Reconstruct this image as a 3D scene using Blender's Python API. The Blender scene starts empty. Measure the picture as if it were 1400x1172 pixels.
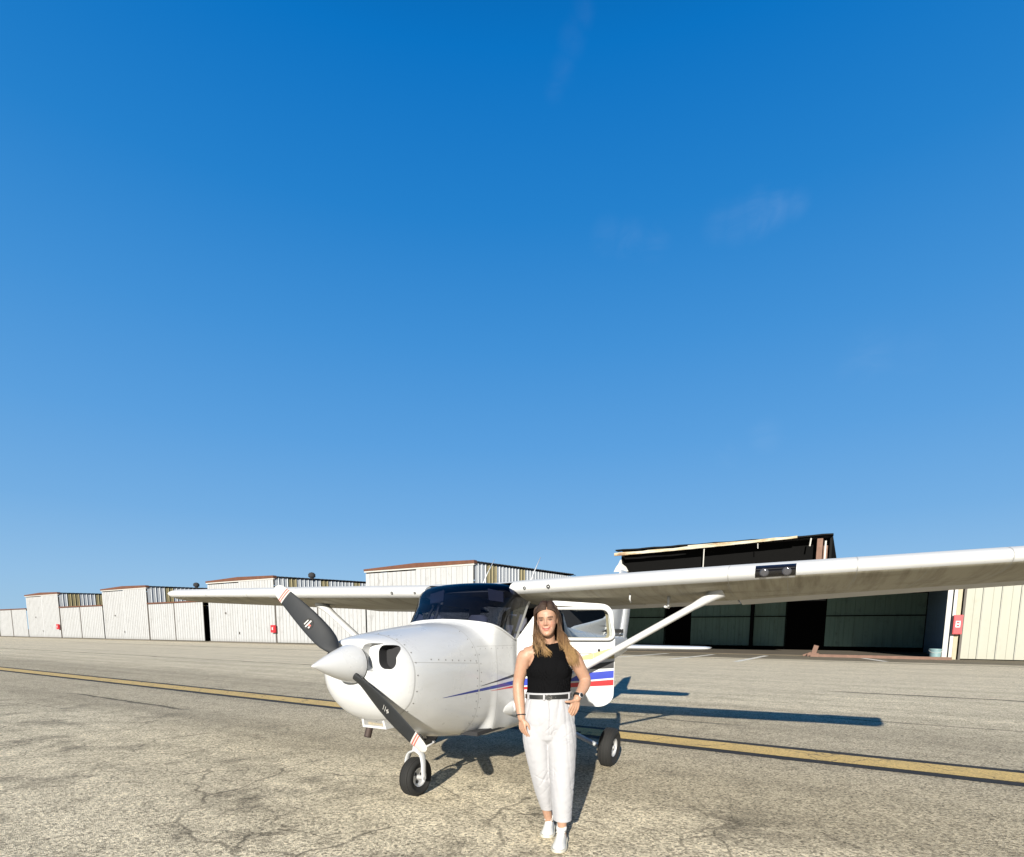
import bpy, bmesh, math, random
from mathutils import Vector, Matrix
R = math.radians
scene = bpy.context.scene
COL = scene.collection
IN = 0.0254

# ------------------------------------------------------------------ camera
cam = bpy.data.cameras.new('camera')
cam_ob = bpy.data.objects.new('camera', cam); COL.objects.link(cam_ob)
PITCH, ROLL = -0.1267, 0.0055
c_, s_ = math.cos(PITCH), math.sin(PITCH); cr_, sr_ = math.cos(ROLL), math.sin(ROLL)
rt = Vector((cr_, -s_*sr_, c_*sr_)); up = Vector((-sr_, -s_*cr_, c_*cr_)); fw = Vector((0, c_, s_))
M3 = Matrix((rt, up, -fw)).transposed()
cam_ob.matrix_world = Matrix.Translation((0, 0, 1.52)) @ M3.to_4x4()
cam.sensor_width = 36; cam.sensor_fit = 'HORIZONTAL'
cam.lens = 747/1400*36
cam.shift_y = (958.9-586)/1400
cam.clip_start = 0.05; cam.clip_end = 6000
scene.camera = cam_ob

# ------------------------------------------------------------------ light
SUN_AZ, SUN_EL = 12.5, 19.5        # azimuth the light travels towards, from +Y to +X
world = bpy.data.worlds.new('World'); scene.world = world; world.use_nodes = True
nt = world.node_tree; nt.nodes.clear()
def WN(t, **k):
    n = nt.nodes.new(t)
    for a, b in k.items(): setattr(n, a, b)
    return n
sky = WN('ShaderNodeTexSky', sky_type='NISHITA', sun_disc=False)
sky.sun_elevation = R(SUN_EL); sky.sun_rotation = R(180+SUN_AZ)
sky.altitude = 0; sky.air_density = 1.0; sky.dust_density = 0.6; sky.ozone_density = 3.0
hs = WN('ShaderNodeHueSaturation'); hs.inputs['Saturation'].default_value = 1.25; hs.inputs['Hue'].default_value=0.5
bg = WN('ShaderNodeBackground'); bg.inputs['Strength'].default_value = 0.10
out = WN('ShaderNodeOutputWorld')
nt.links.new(sky.outputs[0], hs.inputs['Color'])
# clear deep-blue air: elevation gradient of the sky mixed over the physical one
tcg = WN('ShaderNodeTexCoord'); sx = WN('ShaderNodeSeparateXYZ'); nt.links.new(tcg.outputs['Generated'], sx.inputs[0])
grad = WN('ShaderNodeValToRGB'); el = grad.color_ramp.elements
SKYSTOPS = [(0.0, (.36, .57, .76)), (.08, (.28, .51, .78)), (.18, (.175, .42, .755)), (.30, (.105, .35, .725)), (.43, (.055, .285, .675)), (.56, (.018, .22, .61)), (.68, (.002, .17, .55)), (.76, (.0, .11, .40)), (1.0, (.0, .035, .16))]
while len(el) < len(SKYSTOPS): el.new(.5)
for e_, (p_, c) in zip(el, SKYSTOPS): e_.position = p_; e_.color = (*c, 1)
nt.links.new(sx.outputs['Z'], grad.inputs[0])
gsc = WN('ShaderNodeVectorMath', operation='SCALE'); gsc.inputs['Scale'].default_value = 5.0; nt.links.new(grad.outputs[0], gsc.inputs[0])
skm = WN('ShaderNodeMixRGB'); skm.inputs['Fac'].default_value = .97
nt.links.new(hs.outputs[0], skm.inputs['Color1']); nt.links.new(gsc.outputs[0], skm.inputs['Color2'])
# a few thin cirrus wisps, fixed in the sky
tc = WN('ShaderNodeTexCoord'); L = nt.links.new
mp = WN('ShaderNodeMapping'); mp.inputs['Scale'].default_value = (5.0, 5.0, 11.0); mp.inputs['Rotation'].default_value = (0, R(-24), 0)
nz = WN('ShaderNodeTexNoise'); nz.inputs['Scale'].default_value = 2.6; nz.inputs['Detail'].default_value = 7; nz.inputs['Roughness'].default_value = 0.6; nz.inputs['Distortion'].default_value = 0.7
L(tc.outputs['Generated'], mp.inputs[0]); L(mp.outputs[0], nz.inputs['Vector'])
rmp = WN('ShaderNodeValToRGB'); rmp.color_ramp.elements[0].position = 0.36; rmp.color_ramp.elements[1].position = 0.68
L(nz.outputs[0], rmp.inputs[0]); prev = None
for (dx, dy, dz, rad, amt) in ((0.272, 0.798, 0.538, 0.030, 0.050), (0.294, 0.791, 0.536, 0.032, 0.075), (0.314, 0.782, 0.538, 0.034, 0.100), (0.333, 0.773, 0.540, 0.030, 0.085), (0.355, 0.764, 0.538, 0.022, 0.060), (0.313, 0.772, 0.553, 0.020, 0.060), (0.128, 0.830, 0.543, 0.030, 0.050), (0.160, 0.829, 0.536, 0.032, 0.065), (0.193, 0.825, 0.531, 0.028, 0.050), (0.075, 0.714, 0.696, 0.020, 0.035), (0.066, 0.728, 0.683, 0.022, 0.035), (0.057, 0.743, 0.667, 0.020, 0.030), (0.049, 0.755, 0.654, 0.018, 0.025), (0.483, 0.794, 0.370, 0.050, 0.050), (0.525, 0.769, 0.364, 0.040, 0.035), (0.382, 0.876, 0.295, 0.035, 0.060), (0.341, 0.898, 0.279, 0.030, 0.035)):
    dv = Vector((dx, dy, dz)).normalized()
    vm = WN('ShaderNodeVectorMath', operation='DISTANCE'); vm.inputs[1].default_value = dv; L(tc.outputs['Generated'], vm.inputs[0])
    mr = WN('ShaderNodeMapRange'); mr.interpolation_type = 'SMOOTHSTEP'; mr.inputs['From Min'].default_value = rad; mr.inputs['From Max'].default_value = rad*.1; mr.inputs['To Max'].default_value = amt; L(vm.outputs['Value'], mr.inputs['Value'])
    if prev is None: prev = mr.outputs[0]
    else:
        ad = WN('ShaderNodeMath', operation='MAXIMUM'); L(prev, ad.inputs[0]); L(mr.outputs[0], ad.inputs[1]); prev = ad.outputs[0]
mul = WN('ShaderNodeMath', operation='MULTIPLY'); rmp.color_ramp.elements[1].color = (.75, .75, .75, 1); L(rmp.outputs[0], mul.inputs[0]); L(prev, mul.inputs[1])
mx = WN('ShaderNodeMixRGB'); mx.inputs['Color2'].default_value = (3.4, 4.2, 5.0, 1)
L(mul.outputs[0], mx.inputs['Fac']); L(skm.outputs[0], mx.inputs['Color1'])
# the half of the sky behind the camera is dimmed to deepen the shadows
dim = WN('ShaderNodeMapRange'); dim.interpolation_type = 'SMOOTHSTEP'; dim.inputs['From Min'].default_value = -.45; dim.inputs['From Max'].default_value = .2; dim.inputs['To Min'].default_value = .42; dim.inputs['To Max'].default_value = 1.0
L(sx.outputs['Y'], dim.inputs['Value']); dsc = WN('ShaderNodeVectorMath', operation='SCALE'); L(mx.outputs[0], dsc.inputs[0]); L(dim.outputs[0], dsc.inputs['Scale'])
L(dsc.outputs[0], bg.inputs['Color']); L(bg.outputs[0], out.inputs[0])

sun = bpy.data.lights.new('sun', 'SUN'); sun.energy = 5.0; sun.angle = R(0.5); sun.color = (1.0, 0.95, 0.855)
sun_ob = bpy.data.objects.new('sun', sun); COL.objects.link(sun_ob)
ld = Vector((math.sin(R(SUN_AZ))*math.cos(R(SUN_EL)), math.cos(R(SUN_AZ))*math.cos(R(SUN_EL)), -math.sin(R(SUN_EL))))
sun_ob.rotation_euler = ld.to_track_quat('-Z', 'Y').to_euler(); sun_ob.location = (-20, -60, 40)

vs = scene.view_settings
vs.view_transform = 'Standard'; vs.look = 'None'; vs.gamma = 1; vs.exposure = 1.0; vs.use_curve_mapping = False

# ------------------------------------------------------------------ helpers
def tag(o, label=None, cat=None, group=None, kind=None):
    if label: o['label'] = label
    if cat: o['category'] = cat
    if group: o['group'] = group
    if kind: o['kind'] = kind
    return o
def empty(name, loc=(0, 0, 0), rz=0):
    o = bpy.data.objects.new(name, None); COL.objects.link(o)
    o.location = loc; o.rotation_euler = (0, 0, rz); o.empty_display_size = 0.2
    return o
def link_bm(name, bm, mats, parent=None, smooth=False, recalc=True, auto=None):
    if recalc: bmesh.ops.recalc_face_normals(bm, faces=bm.faces[:])
    me = bpy.data.meshes.new(name); bm.to_mesh(me); bm.free()
    if not isinstance(mats, (list, tuple)): mats = [mats]
    for m in mats: me.materials.append(m)
    if smooth: me.shade_smooth()
    if auto is not None: me.set_sharp_from_angle(angle=R(auto))
    o = bpy.data.objects.new(name, me); COL.objects.link(o)
    if parent: o.parent = parent
    return o
class MB:
    """collects shapes into one mesh"""
    def __init__(s): s.v = []; s.f = []; s.m = []
    def add(s, v, f, mi=0):
        n = len(s.v); s.v += [tuple(p) for p in v]; s.f += [tuple(i+n for i in q) for q in f]; s.m += [mi]*len(f); return s
    def box(s, x0, x1, y0, y1, z0, z1, mi=0, M=None):
        v = [Vector((x, y, z)) for z in (z0, z1) for y in (y0, y1) for x in (x0, x1)]
        if M: v = [M @ p for p in v]
        return s.add(v, [(0, 2, 3, 1), (4, 5, 7, 6), (0, 1, 5, 4), (2, 6, 7, 3), (0, 4, 6, 2), (1, 3, 7, 5)], mi)
    def loft(s, secs, mi=0, closed=True, caps=True):
        n = len(secs[0]); v = [p for q in secs for p in q]; f = []
        for i in range(len(secs)-1):
            for j in range(n if closed else n-1):
                k = (j+1) % n
                f.append((i*n+j, i*n+k, (i+1)*n+k, (i+1)*n+j))
        if caps and closed: f += [tuple(range(n-1, -1, -1)), tuple((len(secs)-1)*n+j for j in range(n))]
        return s.add(v, f, mi)
    def tube(s, pts, rad, n=10, mi=0, caps=True, flat=None):
        pts = [Vector(p) for p in pts]
        if not isinstance(rad, (list, tuple)): rad = [rad]*len(pts)
        secs = []; ref = None
        for i, p in enumerate(pts):
            t = (pts[min(i+1, len(pts)-1)]-pts[max(i-1, 0)]).normalized()
            if ref is None:
                ref = Vector((0, 0, 1)) if abs(t.z) < .9 else Vector((0, 1, 0))
            a = (ref-t*ref.dot(t)).normalized(); b = t.cross(a); ref = a
            fy = flat if flat else 1
            secs.append([p+a*math.cos(2*math.pi*k/n)*rad[i]+b*math.sin(2*math.pi*k/n)*rad[i]*fy for k in range(n)])
        return s.loft(secs, mi, True, caps)
    def lathe(s, prof, origin, axis, n=32, mi=0, caps=True):
        """prof: (distance along the axis, radius)"""
        ax = Vector(axis).normalized(); r = Vector((0, 0, 1)) if abs(ax.z) < .9 else Vector((1, 0, 0))
        a = (r-ax*r.dot(ax)).normalized(); b = ax.cross(a); o = Vector(origin)
        secs = [[o+ax*d+(a*math.cos(2*math.pi*k/n)+b*math.sin(2*math.pi*k/n))*max(q, 1e-4) for k in range(n)] for d, q in prof]
        return s.loft(secs, mi, True, caps)
    def prism(s, outline, d, mi=0):
        """outline: 3D points of a planar loop, d: extrusion vector"""
        o = [Vector(p) for p in outline]; d = Vector(d)
        return s.loft([o, [p+d for p in o]], mi)
    def obj(s, name, mats, parent=None, smooth=False, auto=None, recalc=True, merge=None):
        bm = bmesh.new(); vs_ = [bm.verts.new(p) for p in s.v]
        for q, m in zip(s.f, s.m):
            try: fc = bm.faces.new([vs_[i] for i in q]); fc.material_index = m
            except ValueError: pass
        if merge: bmesh.ops.remove_doubles(bm, verts=bm.verts[:], dist=merge)
        return link_bm(name, bm, mats, parent, smooth or auto is not None, recalc, auto)
def catmull(P, m, closed=False):
    P = [Vector(p) for p in P]; n = len(P); out_ = []
    for i in range(n if closed else n-1):
        g = (lambda k: P[k % n]) if closed else (lambda k: P[max(0, min(n-1, k))])
        a, b, c, d = g(i-1), g(i), g(i+1), g(i+2)
        for j in range(m):
            t = j/m
            out_.append(.5*((2*b)+(c-a)*t+(2*a-5*b+4*c-d)*t*t+(3*b-a-3*c+d)*t**3))
    if not closed: out_.append(P[-1])
    return out_
def pchip(xs, ys, x):
    n = len(xs)
    if x <= xs[0]: return ys[0]
    if x >= xs[-1]: return ys[-1]
    h = [xs[i+1]-xs[i] for i in range(n-1)]; d = [(ys[i+1]-ys[i])/h[i] for i in range(n-1)]
    def sl(i):
        if i == 0: return d[0]
        if i == n-1: return d[-1]
        if d[i-1]*d[i] <= 0: return 0
        w1 = 2*h[i]+h[i-1]; w2 = h[i]+2*h[i-1]
        return (w1+w2)/(w1/d[i-1]+w2/d[i])
    i = max(k for k in range(n-1) if xs[k] <= x); t = (x-xs[i])/h[i]
    return ((1+2*t)*(1-t)**2*ys[i]+t*(1-t)**2*h[i]*sl(i)+t*t*(3-2*t)*ys[i+1]+t*t*(t-1)*h[i]*sl(i+1))
def evaluated(o):
    dg = bpy.context.evaluated_depsgraph_get(); dg.update()
    return bpy.data.meshes.new_from_object(o.evaluated_get(dg), preserve_all_data_layers=True, depsgraph=dg)

# ------------------------------------------------------------------ materials
class NT:
    """tiny shader-node writer"""
    def __init__(s, name):
        s.m = bpy.data.materials.new(name); s.m.use_nodes = True; s.t = s.m.node_tree
        s.b = s.t.nodes['Principled BSDF']; s.out = s.t.nodes['Material Output']
        s.tc = None
    def n(s, typ, ins=None, **k):
        nd = s.t.nodes.new(typ)
        for a, b in k.items(): setattr(nd, a, b)
        for a, b in (ins or {}).items(): s.set(nd.inputs[a], b)
        return nd
    def set(s, sock, v):
        if hasattr(v, 'is_output'): s.t.links.new(v, sock)
        else:
            if isinstance(v, tuple) and len(v) == 3 and sock.type == 'RGBA': v = (*v, 1)
            sock.default_value = v
    def co(s, w='Object'):
        if not s.tc: s.tc = s.n('ShaderNodeTexCoord')
        return s.tc.outputs[w]
    def math(s, op, a, b=0.0, c=None, clamp=False):
        nd = s.n('ShaderNodeMath', operation=op, use_clamp=clamp); s.set(nd.inputs[0], a); s.set(nd.inputs[1], b)
        if c is not None: s.set(nd.inputs[2], c)
        return nd.outputs[0]
    def sep(s, v): return s.n('ShaderNodeSeparateXYZ', {0: v}).outputs
    def mapping(s, v, scale=(1, 1, 1), rot=(0, 0, 0), loc=(0, 0, 0)):
        nd = s.n('ShaderNodeMapping', {'Vector': v}); nd.inputs['Scale'].default_value = scale; nd.inputs['Rotation'].default_value = rot; nd.inputs['Location'].default_value = loc
        return nd.outputs[0]
    def noise(s, v, scale, detail=3, rough=.5, dist=0.0):
        return s.n('ShaderNodeTexNoise', {'Vector': v, 'Scale': scale, 'Detail': detail, 'Roughness': rough, 'Distortion': dist}).outputs[0]
    def vor(s, v, scale, feature='F1'):
        return s.n('ShaderNodeTexVoronoi', {'Vector': v, 'Scale': scale}, feature=feature).outputs
    def ramp(s, f, stops):
        nd = s.n('ShaderNodeValToRGB', {0: f}); e = nd.color_ramp.elements
        while len(e) < len(stops): e.new(0.5)
        for el, (p, col) in zip(e, stops):
            el.position = p; el.color = (*col, 1) if isinstance(col, tuple) else (col, col, col, 1)
        return nd.outputs[0]
    def rng(s, f, a, b, c=0.0, d=1.0):
        return s.n('ShaderNodeMapRange', {'Value': f, 'From Min': a, 'From Max': b, 'To Min': c, 'To Max': d}).outputs[0]
    def mix(s, f, a, b, mode='MIX'):
        nd = s.n('ShaderNodeMix', data_type='RGBA', blend_type=mode); s.set(nd.inputs[0], f); s.set(nd.inputs[6], a); s.set(nd.inputs[7], b)
        return nd.outputs[2]
    def bump(s, h, strength=.3, dist=.01):
        nd = s.n('ShaderNodeBump', {'Height': h, 'Strength': strength, 'Distance': dist}); s.set(s.b.inputs['Normal'], nd.outputs[0])
    def p(s, **k):
        for a, b in k.items(): s.set(s.b.inputs[a.replace('_', ' ')], b)
        return s
def simple(name, col, rough=.5, metal=0.0, var=.12, scale=6.0, coat=0.0, bump=0.0, bscale=60.0):
    t = NT(name); f = t.noise(t.co(), scale, 4, .6)
    t.p(Base_Color=t.mix(f, tuple(max(0, c*(1-var)) for c in col), tuple(min(1, c*(1+var)) for c in col)), Roughness=rough, Metallic=metal)
    if coat: t.p(Coat_Weight=coat, Coat_Roughness=.08)
    if bump: t.bump(t.noise(t.co(), bscale, 3), bump, .01)
    return t.m
# ------------------------------------------------------------------ ground
E_ = Vector((.85395, -.52035, 0)); N_ = Vector((.52035, .85395, 0)); FACADE = 42.064   # hangar row: along, away, distance
ROWROT = math.atan2(E_.y, E_.x)
def row(s, n, z=0): return E_*s+N_*n+Vector((0, 0, z))

def ground_material():
    t = NT('weathered_asphalt'); w = t.n('ShaderNodeNewGeometry').outputs['Position']
    r = t.mapping(w, rot=(0, 0, -ROWROT)); S, Nn, _ = t.sep(r)      # x along the row, y away from the camera
    wob = t.math('MULTIPLY', t.math('SUBTRACT', t.noise(r, .35, 3), .5), 1.6)
    n2 = t.math('ADD', Nn, wob)
    # aggregate
    v1 = t.vor(w, 58.0); v2 = t.vor(w, 130.0); g1 = t.noise(w, 48.0, 5, .72)
    grain = t.math('ADD', t.math('MULTIPLY', v1[0], .55), t.math('MULTIPLY', g1, .75))
    stone = t.sep(v1[1])[0]
    agg = t.ramp(t.math('ADD', t.math('MULTIPLY', stone, .5), t.math('MULTIPLY', g1, .6)), [(.20, .20), (.42, .80), (.60, 1.18), (.84, 1.7)])
    big = t.noise(w, .55, 5, .6); mid = t.noise(w, 3.2, 5, .65)
    stre = t.noise(t.mapping(r, scale=(.05, 1.3, 1)), 1.0, 5, .62)       # wear runs along the taxi lane
    # old pale surface, darker lane
    lane = t.math('MULTIPLY', t.rng(n2, 4.0, 4.9), t.rng(n2, 12.5, 10.0))
    lane = t.math('MULTIPLY', lane, .75)
    pale, dark = (.62, .54, .385), (.385, .33, .232)
    base = t.mix(lane, pale, dark)
    base = t.mix(t.rng(big, .40, .75, 0, .34), base, (.25, .215, .15))
    base = t.mix(t.rng(stre, .42, .72, 0, .5), base, (.23, .20, .14))
    base = t.mix(t.rng(mid, .48, .72, 0, .48), base, (.20, .17, .12))
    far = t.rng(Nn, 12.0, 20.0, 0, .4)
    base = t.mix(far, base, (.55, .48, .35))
    col = t.mix(1.0, base, agg, 'MULTIPLY')
    # cracks in the near surface
    cw = t.mix(.25, w, t.n('ShaderNodeTexNoise', {'Vector': w, 'Scale': 2.2, 'Detail': 5}).outputs[1])
    cr = t.vor(cw, .85, 'DISTANCE_TO_EDGE')[0]; cr2 = t.vor(t.mapping(cw, loc=(3.1, 7.7, 0)), 2.6, 'DISTANCE_TO_EDGE')[0]
    near = t.math('MULTIPLY', t.rng(Nn, 6.0, 4.2), t.rng(t.noise(w, .7, 2), .34, .5))
    ck = t.math('MULTIPLY', t.rng(cr, .013, .004), t.rng(t.noise(w, 1.6, 3), .36, .48))
    ck2 = t.math('MULTIPLY', t.rng(cr2, .016, .004), t.rng(t.noise(w, .9, 2), .48, .58))
    col = t.mix(t.math('MULTIPLY', t.math('MAXIMUM', ck, ck2), t.math('MULTIPLY', near, .58)), col, (.045, .038, .028))
    # oily blotches
    bl = t.math('MULTIPLY', t.rng(t.noise(t.mapping(w, loc=(5, 2, 0)), 1.05, 5, .7), .52, .70), near)
    col = t.mix(t.math('MULTIPLY', bl, .75), col, (.07, .06, .045))
    # tar seams along the row
    def seam(col, n0, s0, s1, wd, k=.85):
        d = t.math('ABSOLUTE', t.math('SUBTRACT', t.math('ADD', Nn, t.math('MULTIPLY', t.math('SUBTRACT', t.noise(r, .6, 3), .5), .5)), n0))
        mk = t.math('MULTIPLY', t.rng(d, wd, wd*.6), t.math('MULTIPLY', t.rng(S, s0, s0+.6), t.rng(S, s1, s1-.6)))
        return t.mix(t.math('MULTIPLY', mk, k), col, (.03, .028, .025))
    col = seam(col, 16.1, -75, -8, .10); col = seam(col, 16.7, -.5, 30, .12); col = seam(col, 11.4, -.4, 6, .06, .6)
    col = seam(col, 9.6, -5, -1.2, .05, .55); col = seam(col, 28.5, -80, -18, .35, .5); col = seam(col, 5.6, -16, -10.5, .06, .7); col = seam(col, 9.8, 2.4, 6, .05, .7)
    # dirty strip along the hangar fronts
    ed = t.math('MAXIMUM', t.math('MULTIPLY', t.rng(n2, 37.6, 39.4), .85), t.math('MULTIPLY', t.rng(n2, 35.3, 36.3), t.rng(S, -26, -18)))
    col = t.mix(t.math('MULTIPLY', ed, .8), col, (.075, .065, .045))
    e2 = t.rng(t.math('ABSOLUTE', t.math('SUBTRACT', n2, 34.4)), .45, .2)
    col = t.mix(t.math('MULTIPLY', e2, t.math('MULTIPLY', t.rng(S, -22, -14), .6)), col, (.09, .08, .06))
    t.p(Base_Color=col, Roughness=.95, Specular_IOR_Level=.15)
    h = t.math('ADD', t.math('MULTIPLY', g1, .8), t.math('MULTIPLY', v2[0], .5))
    t.bump(h, .85, .012)
    return t.m
M_ground = ground_material()
mb = MB()
mb.add([(-3000, -400, 0), (3000, -400, 0), (3000, 4500, 0), (-3000, 4500, 0)], [(0, 1, 2, 3)])
tag(mb.obj('ground', M_ground), kind='structure')

def paint_material(name, col, wear=.5):
    t = NT(name); w = t.n('ShaderNodeNewGeometry').outputs['Position']
    g = t.noise(w, 45.0, 5, .7); m = t.noise(w, 2.5, 5, .65); v = t.vor(w, 62.0)
    k = t.math('MULTIPLY', t.rng(t.math('ADD', t.math('MULTIPLY', g, .6), t.math('MULTIPLY', m, .5)), .55, .72), wear)
    cc = t.mix(k, col, (.13, .115, .085)); agg = t.ramp(t.math('ADD', t.math('MULTIPLY', t.sep(v[1])[0], .4), t.math('MULTIPLY', g, .6)), [(.2, .5), (.5, .95), (.8, 1.25)])
    cr = t.rng(t.vor(t.mix(.3, w, t.n('ShaderNodeTexNoise', {'Vector': w, 'Scale': 3.0}).outputs[1]), 1.3, 'DISTANCE_TO_EDGE')[0], .012, .004)
    cc = t.mix(1.0, cc, agg, 'MULTIPLY')
    t.p(Base_Color=t.mix(t.math('MULTIPLY', cr, .6), cc, (.04, .035, .03)), Roughness=.85); t.bump(g, .6, .01)
    return t.m
M_yel = paint_material('worn_yellow_paint', (.60, .42, .15), .35)
M_blk = paint_material('worn_black_paint', (.012, .012, .012), .25)
M_wht = paint_material('faded_white_paint', (.72, .70, .62), .35)
def strip(mb, s0, s1, n0, n1, z, mi=0, N=60, jag=0.0):
    rnd = random.Random(int(n0*100))
    sec = [[row(s0+(s1-s0)*i/N, n0+rnd.uniform(-jag, jag), z), row(s0+(s1-s0)*i/N, n1+rnd.uniform(-jag, jag), z)] for i in range(N+1)]
    mb.loft(sec, mi, False, False)
mb = MB(); strip(mb, -140, 40, 7.24, 8.10, .004, 0, 400, .012)
tag(mb.obj('taxi_line_border', M_blk), kind='structure')
mb = MB(); strip(mb, -140, 40, 7.42, 7.92, .008, 0, 400, .006)
tag(mb.obj('taxi_line', M_yel), kind='structure')
mb = MB()
for (s0, n0, s1, n1) in ((-5.0, 31.0, -4.6, 40.6), (-8.6, 31.4, -8.0, 40.4), (-12.0, 32, -11.2, 40.4), (1.9, 36.5, .9, 40.5)):
    d = Vector((n1-n0, -(s1-s0), 0)).normalized()*.16
    mb.add([row(s0-d.x, n0-d.y, .004), row(s0+d.x, n0+d.y, .004), row(s1+d.x, n1+d.y, .004), row(s1-d.x, n1-d.y, .004)], [(0, 1, 2, 3)])
tag(mb.obj('parking_marking', M_wht), kind='structure')
# ------------------------------------------------------------------ hangars (local x along the row, y into the building)
def sheet_material(name, col, dirt=(.30, .27, .21), amount=.5, seed=0.0):
    t = NT(name); o = t.co()
    st = t.noise(t.mapping(o, scale=(2.4, 2.4, .12), loc=(seed, 0, 0)), 1.0, 5, .65)
    sp = t.noise(t.mapping(o, scale=(1, 1, .6), loc=(seed, 3, 0)), 1.4, 6, .7)
    z = t.sep(o)[2]
    k = t.math('MULTIPLY', t.rng(st, .5, .9), amount); k2 = t.math('MULTIPLY', t.rng(sp, .56, .72), amount*.8)
    low = t.math('MULTIPLY', t.rng(t.math('ADD', z, t.math('MULTIPLY', sp, .5)), .75, .2), amount*.8)
    c = t.mix(k, col, dirt); c = t.mix(k2, c, tuple(x*.75 for x in dirt)); c = t.mix(low, c, dirt)
    t.p(Base_Color=c, Roughness=.55, Specular_IOR_Level=.3)
    t.bump(t.noise(t.mapping(o, scale=(1.2, 1.2, .5)), 1.0, 3), .25, .08)
    return t.m
M_sheet = sheet_material('white_sheet_metal', (.335, .34, .345), (.17,.165,.15), amount=.6)
M_sheet2 = sheet_material('cream_sheet_metal', (.305, .305, .255), amount=.35, seed=4)
M_side = sheet_material('grey_sheet_metal', (.40, .42, .44), amount=.35, seed=9)
M_ribshade = simple('painted_rib_shade', (.225, .225, .22), .7, var=.35, scale=1.2)  # rib flanks coloured darker to imitate the shade beside each rib
M_tan = simple('aged_skylight_sheet', (.23, .195, .10), .6, var=.25, scale=1.5)
M_green = sheet_material('green_inner_sheet', (.20, .32, .27), (.08, .10, .08), .6, 2)
M_blue_in = sheet_material('blue_inner_sheet', (.16, .24, .33), (.06, .08, .1), .5, 2)
M_rust = simple('rusty_roof_edge', (.095, .036, .018), .85, var=.45, scale=2.5)
M_darkroof = simple('dark_roof_sheet', (.04, .04, .043), .7, var=.3)
M_black = simple('black_interior_shade', (.006, .006, .006), .9)  # black painted in for the unlit inside of the hangars
M_seam = simple('dark_door_seam', (.09, .08, .07), .8)
M_trimw = simple('white_trim', (.40, .39, .36), .55, var=.12, scale=3)
M_floor = simple('stained_concrete_floor', (.085, .068, .045), .9, var=.5, scale=.7)
M_frame = simple('dark_steel_frame', (.012, .012, .012), .7)
M_brownsteel = simple('brown_primer_steel', (.15, .085, .06), .8, var=.4, scale=4)
def rust_white():
    t = NT('rust_stained_white_beam'); o = t.co(); f = t.noise(t.mapping(o, scale=(.5, 2, 2)), 1.3, 5, .7)
    t.p(Base_Color=t.ramp(f, [(.42, (.40, .38, .31)), (.56, (.34, .27, .16)), (.66, (.16, .075, .03)), (.8, (.38, .35, .28))]), Roughness=.7); return t.m
M_rustw = rust_white()
for q in (M_black, M_frame, M_darkroof): q.node_tree.nodes['Principled BSDF'].inputs['Specular IOR Level'].default_value = 0.0

def ribbed(mb, p0, ux, uy, W, H, rib=.7, depth=.05, rw=.07, mi=0, tan=None, H2=None, groove=None):
    """ribbed sheet standing on p0, W along ux, H up, ribs out along uy; H2: height at the far end"""
    p0 = Vector(p0); ux = Vector(ux); uy = Vector(uy); n = max(1, round(W/rib)); st = W/n
    H2 = H if H2 is None else H2
    prof = [(0, 0)]; cells = []
    for i in range(n):
        x = i*st
        for q in ((x+st*.5-.012, 0), (x+st*.5, .014), (x+st*.5+.012, 0), (x+st-rw, 0), (x+st-rw*.7, depth), (x+st-rw*.3, depth), (x+st, 0)):
            prof.append(q); cells.append(i)
    lo = [p0+ux*x+uy*d for x, d in prof]; hi = [p+Vector((0, 0, H+(H2-H)*x/W)) for p, (x, d) in zip(lo, prof)]
    n0 = len(mb.v); mb.v += [tuple(p) for p in lo+hi]; m = len(prof)
    for j in range(m-1):
        mb.f.append((n0+j, n0+j+1, n0+m+j+1, n0+m+j)); mb.m.append(tan[1] if tan and cells[j] in tan[0] else (groove if groove is not None and j % 7 in (4, 6) else mi))

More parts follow.
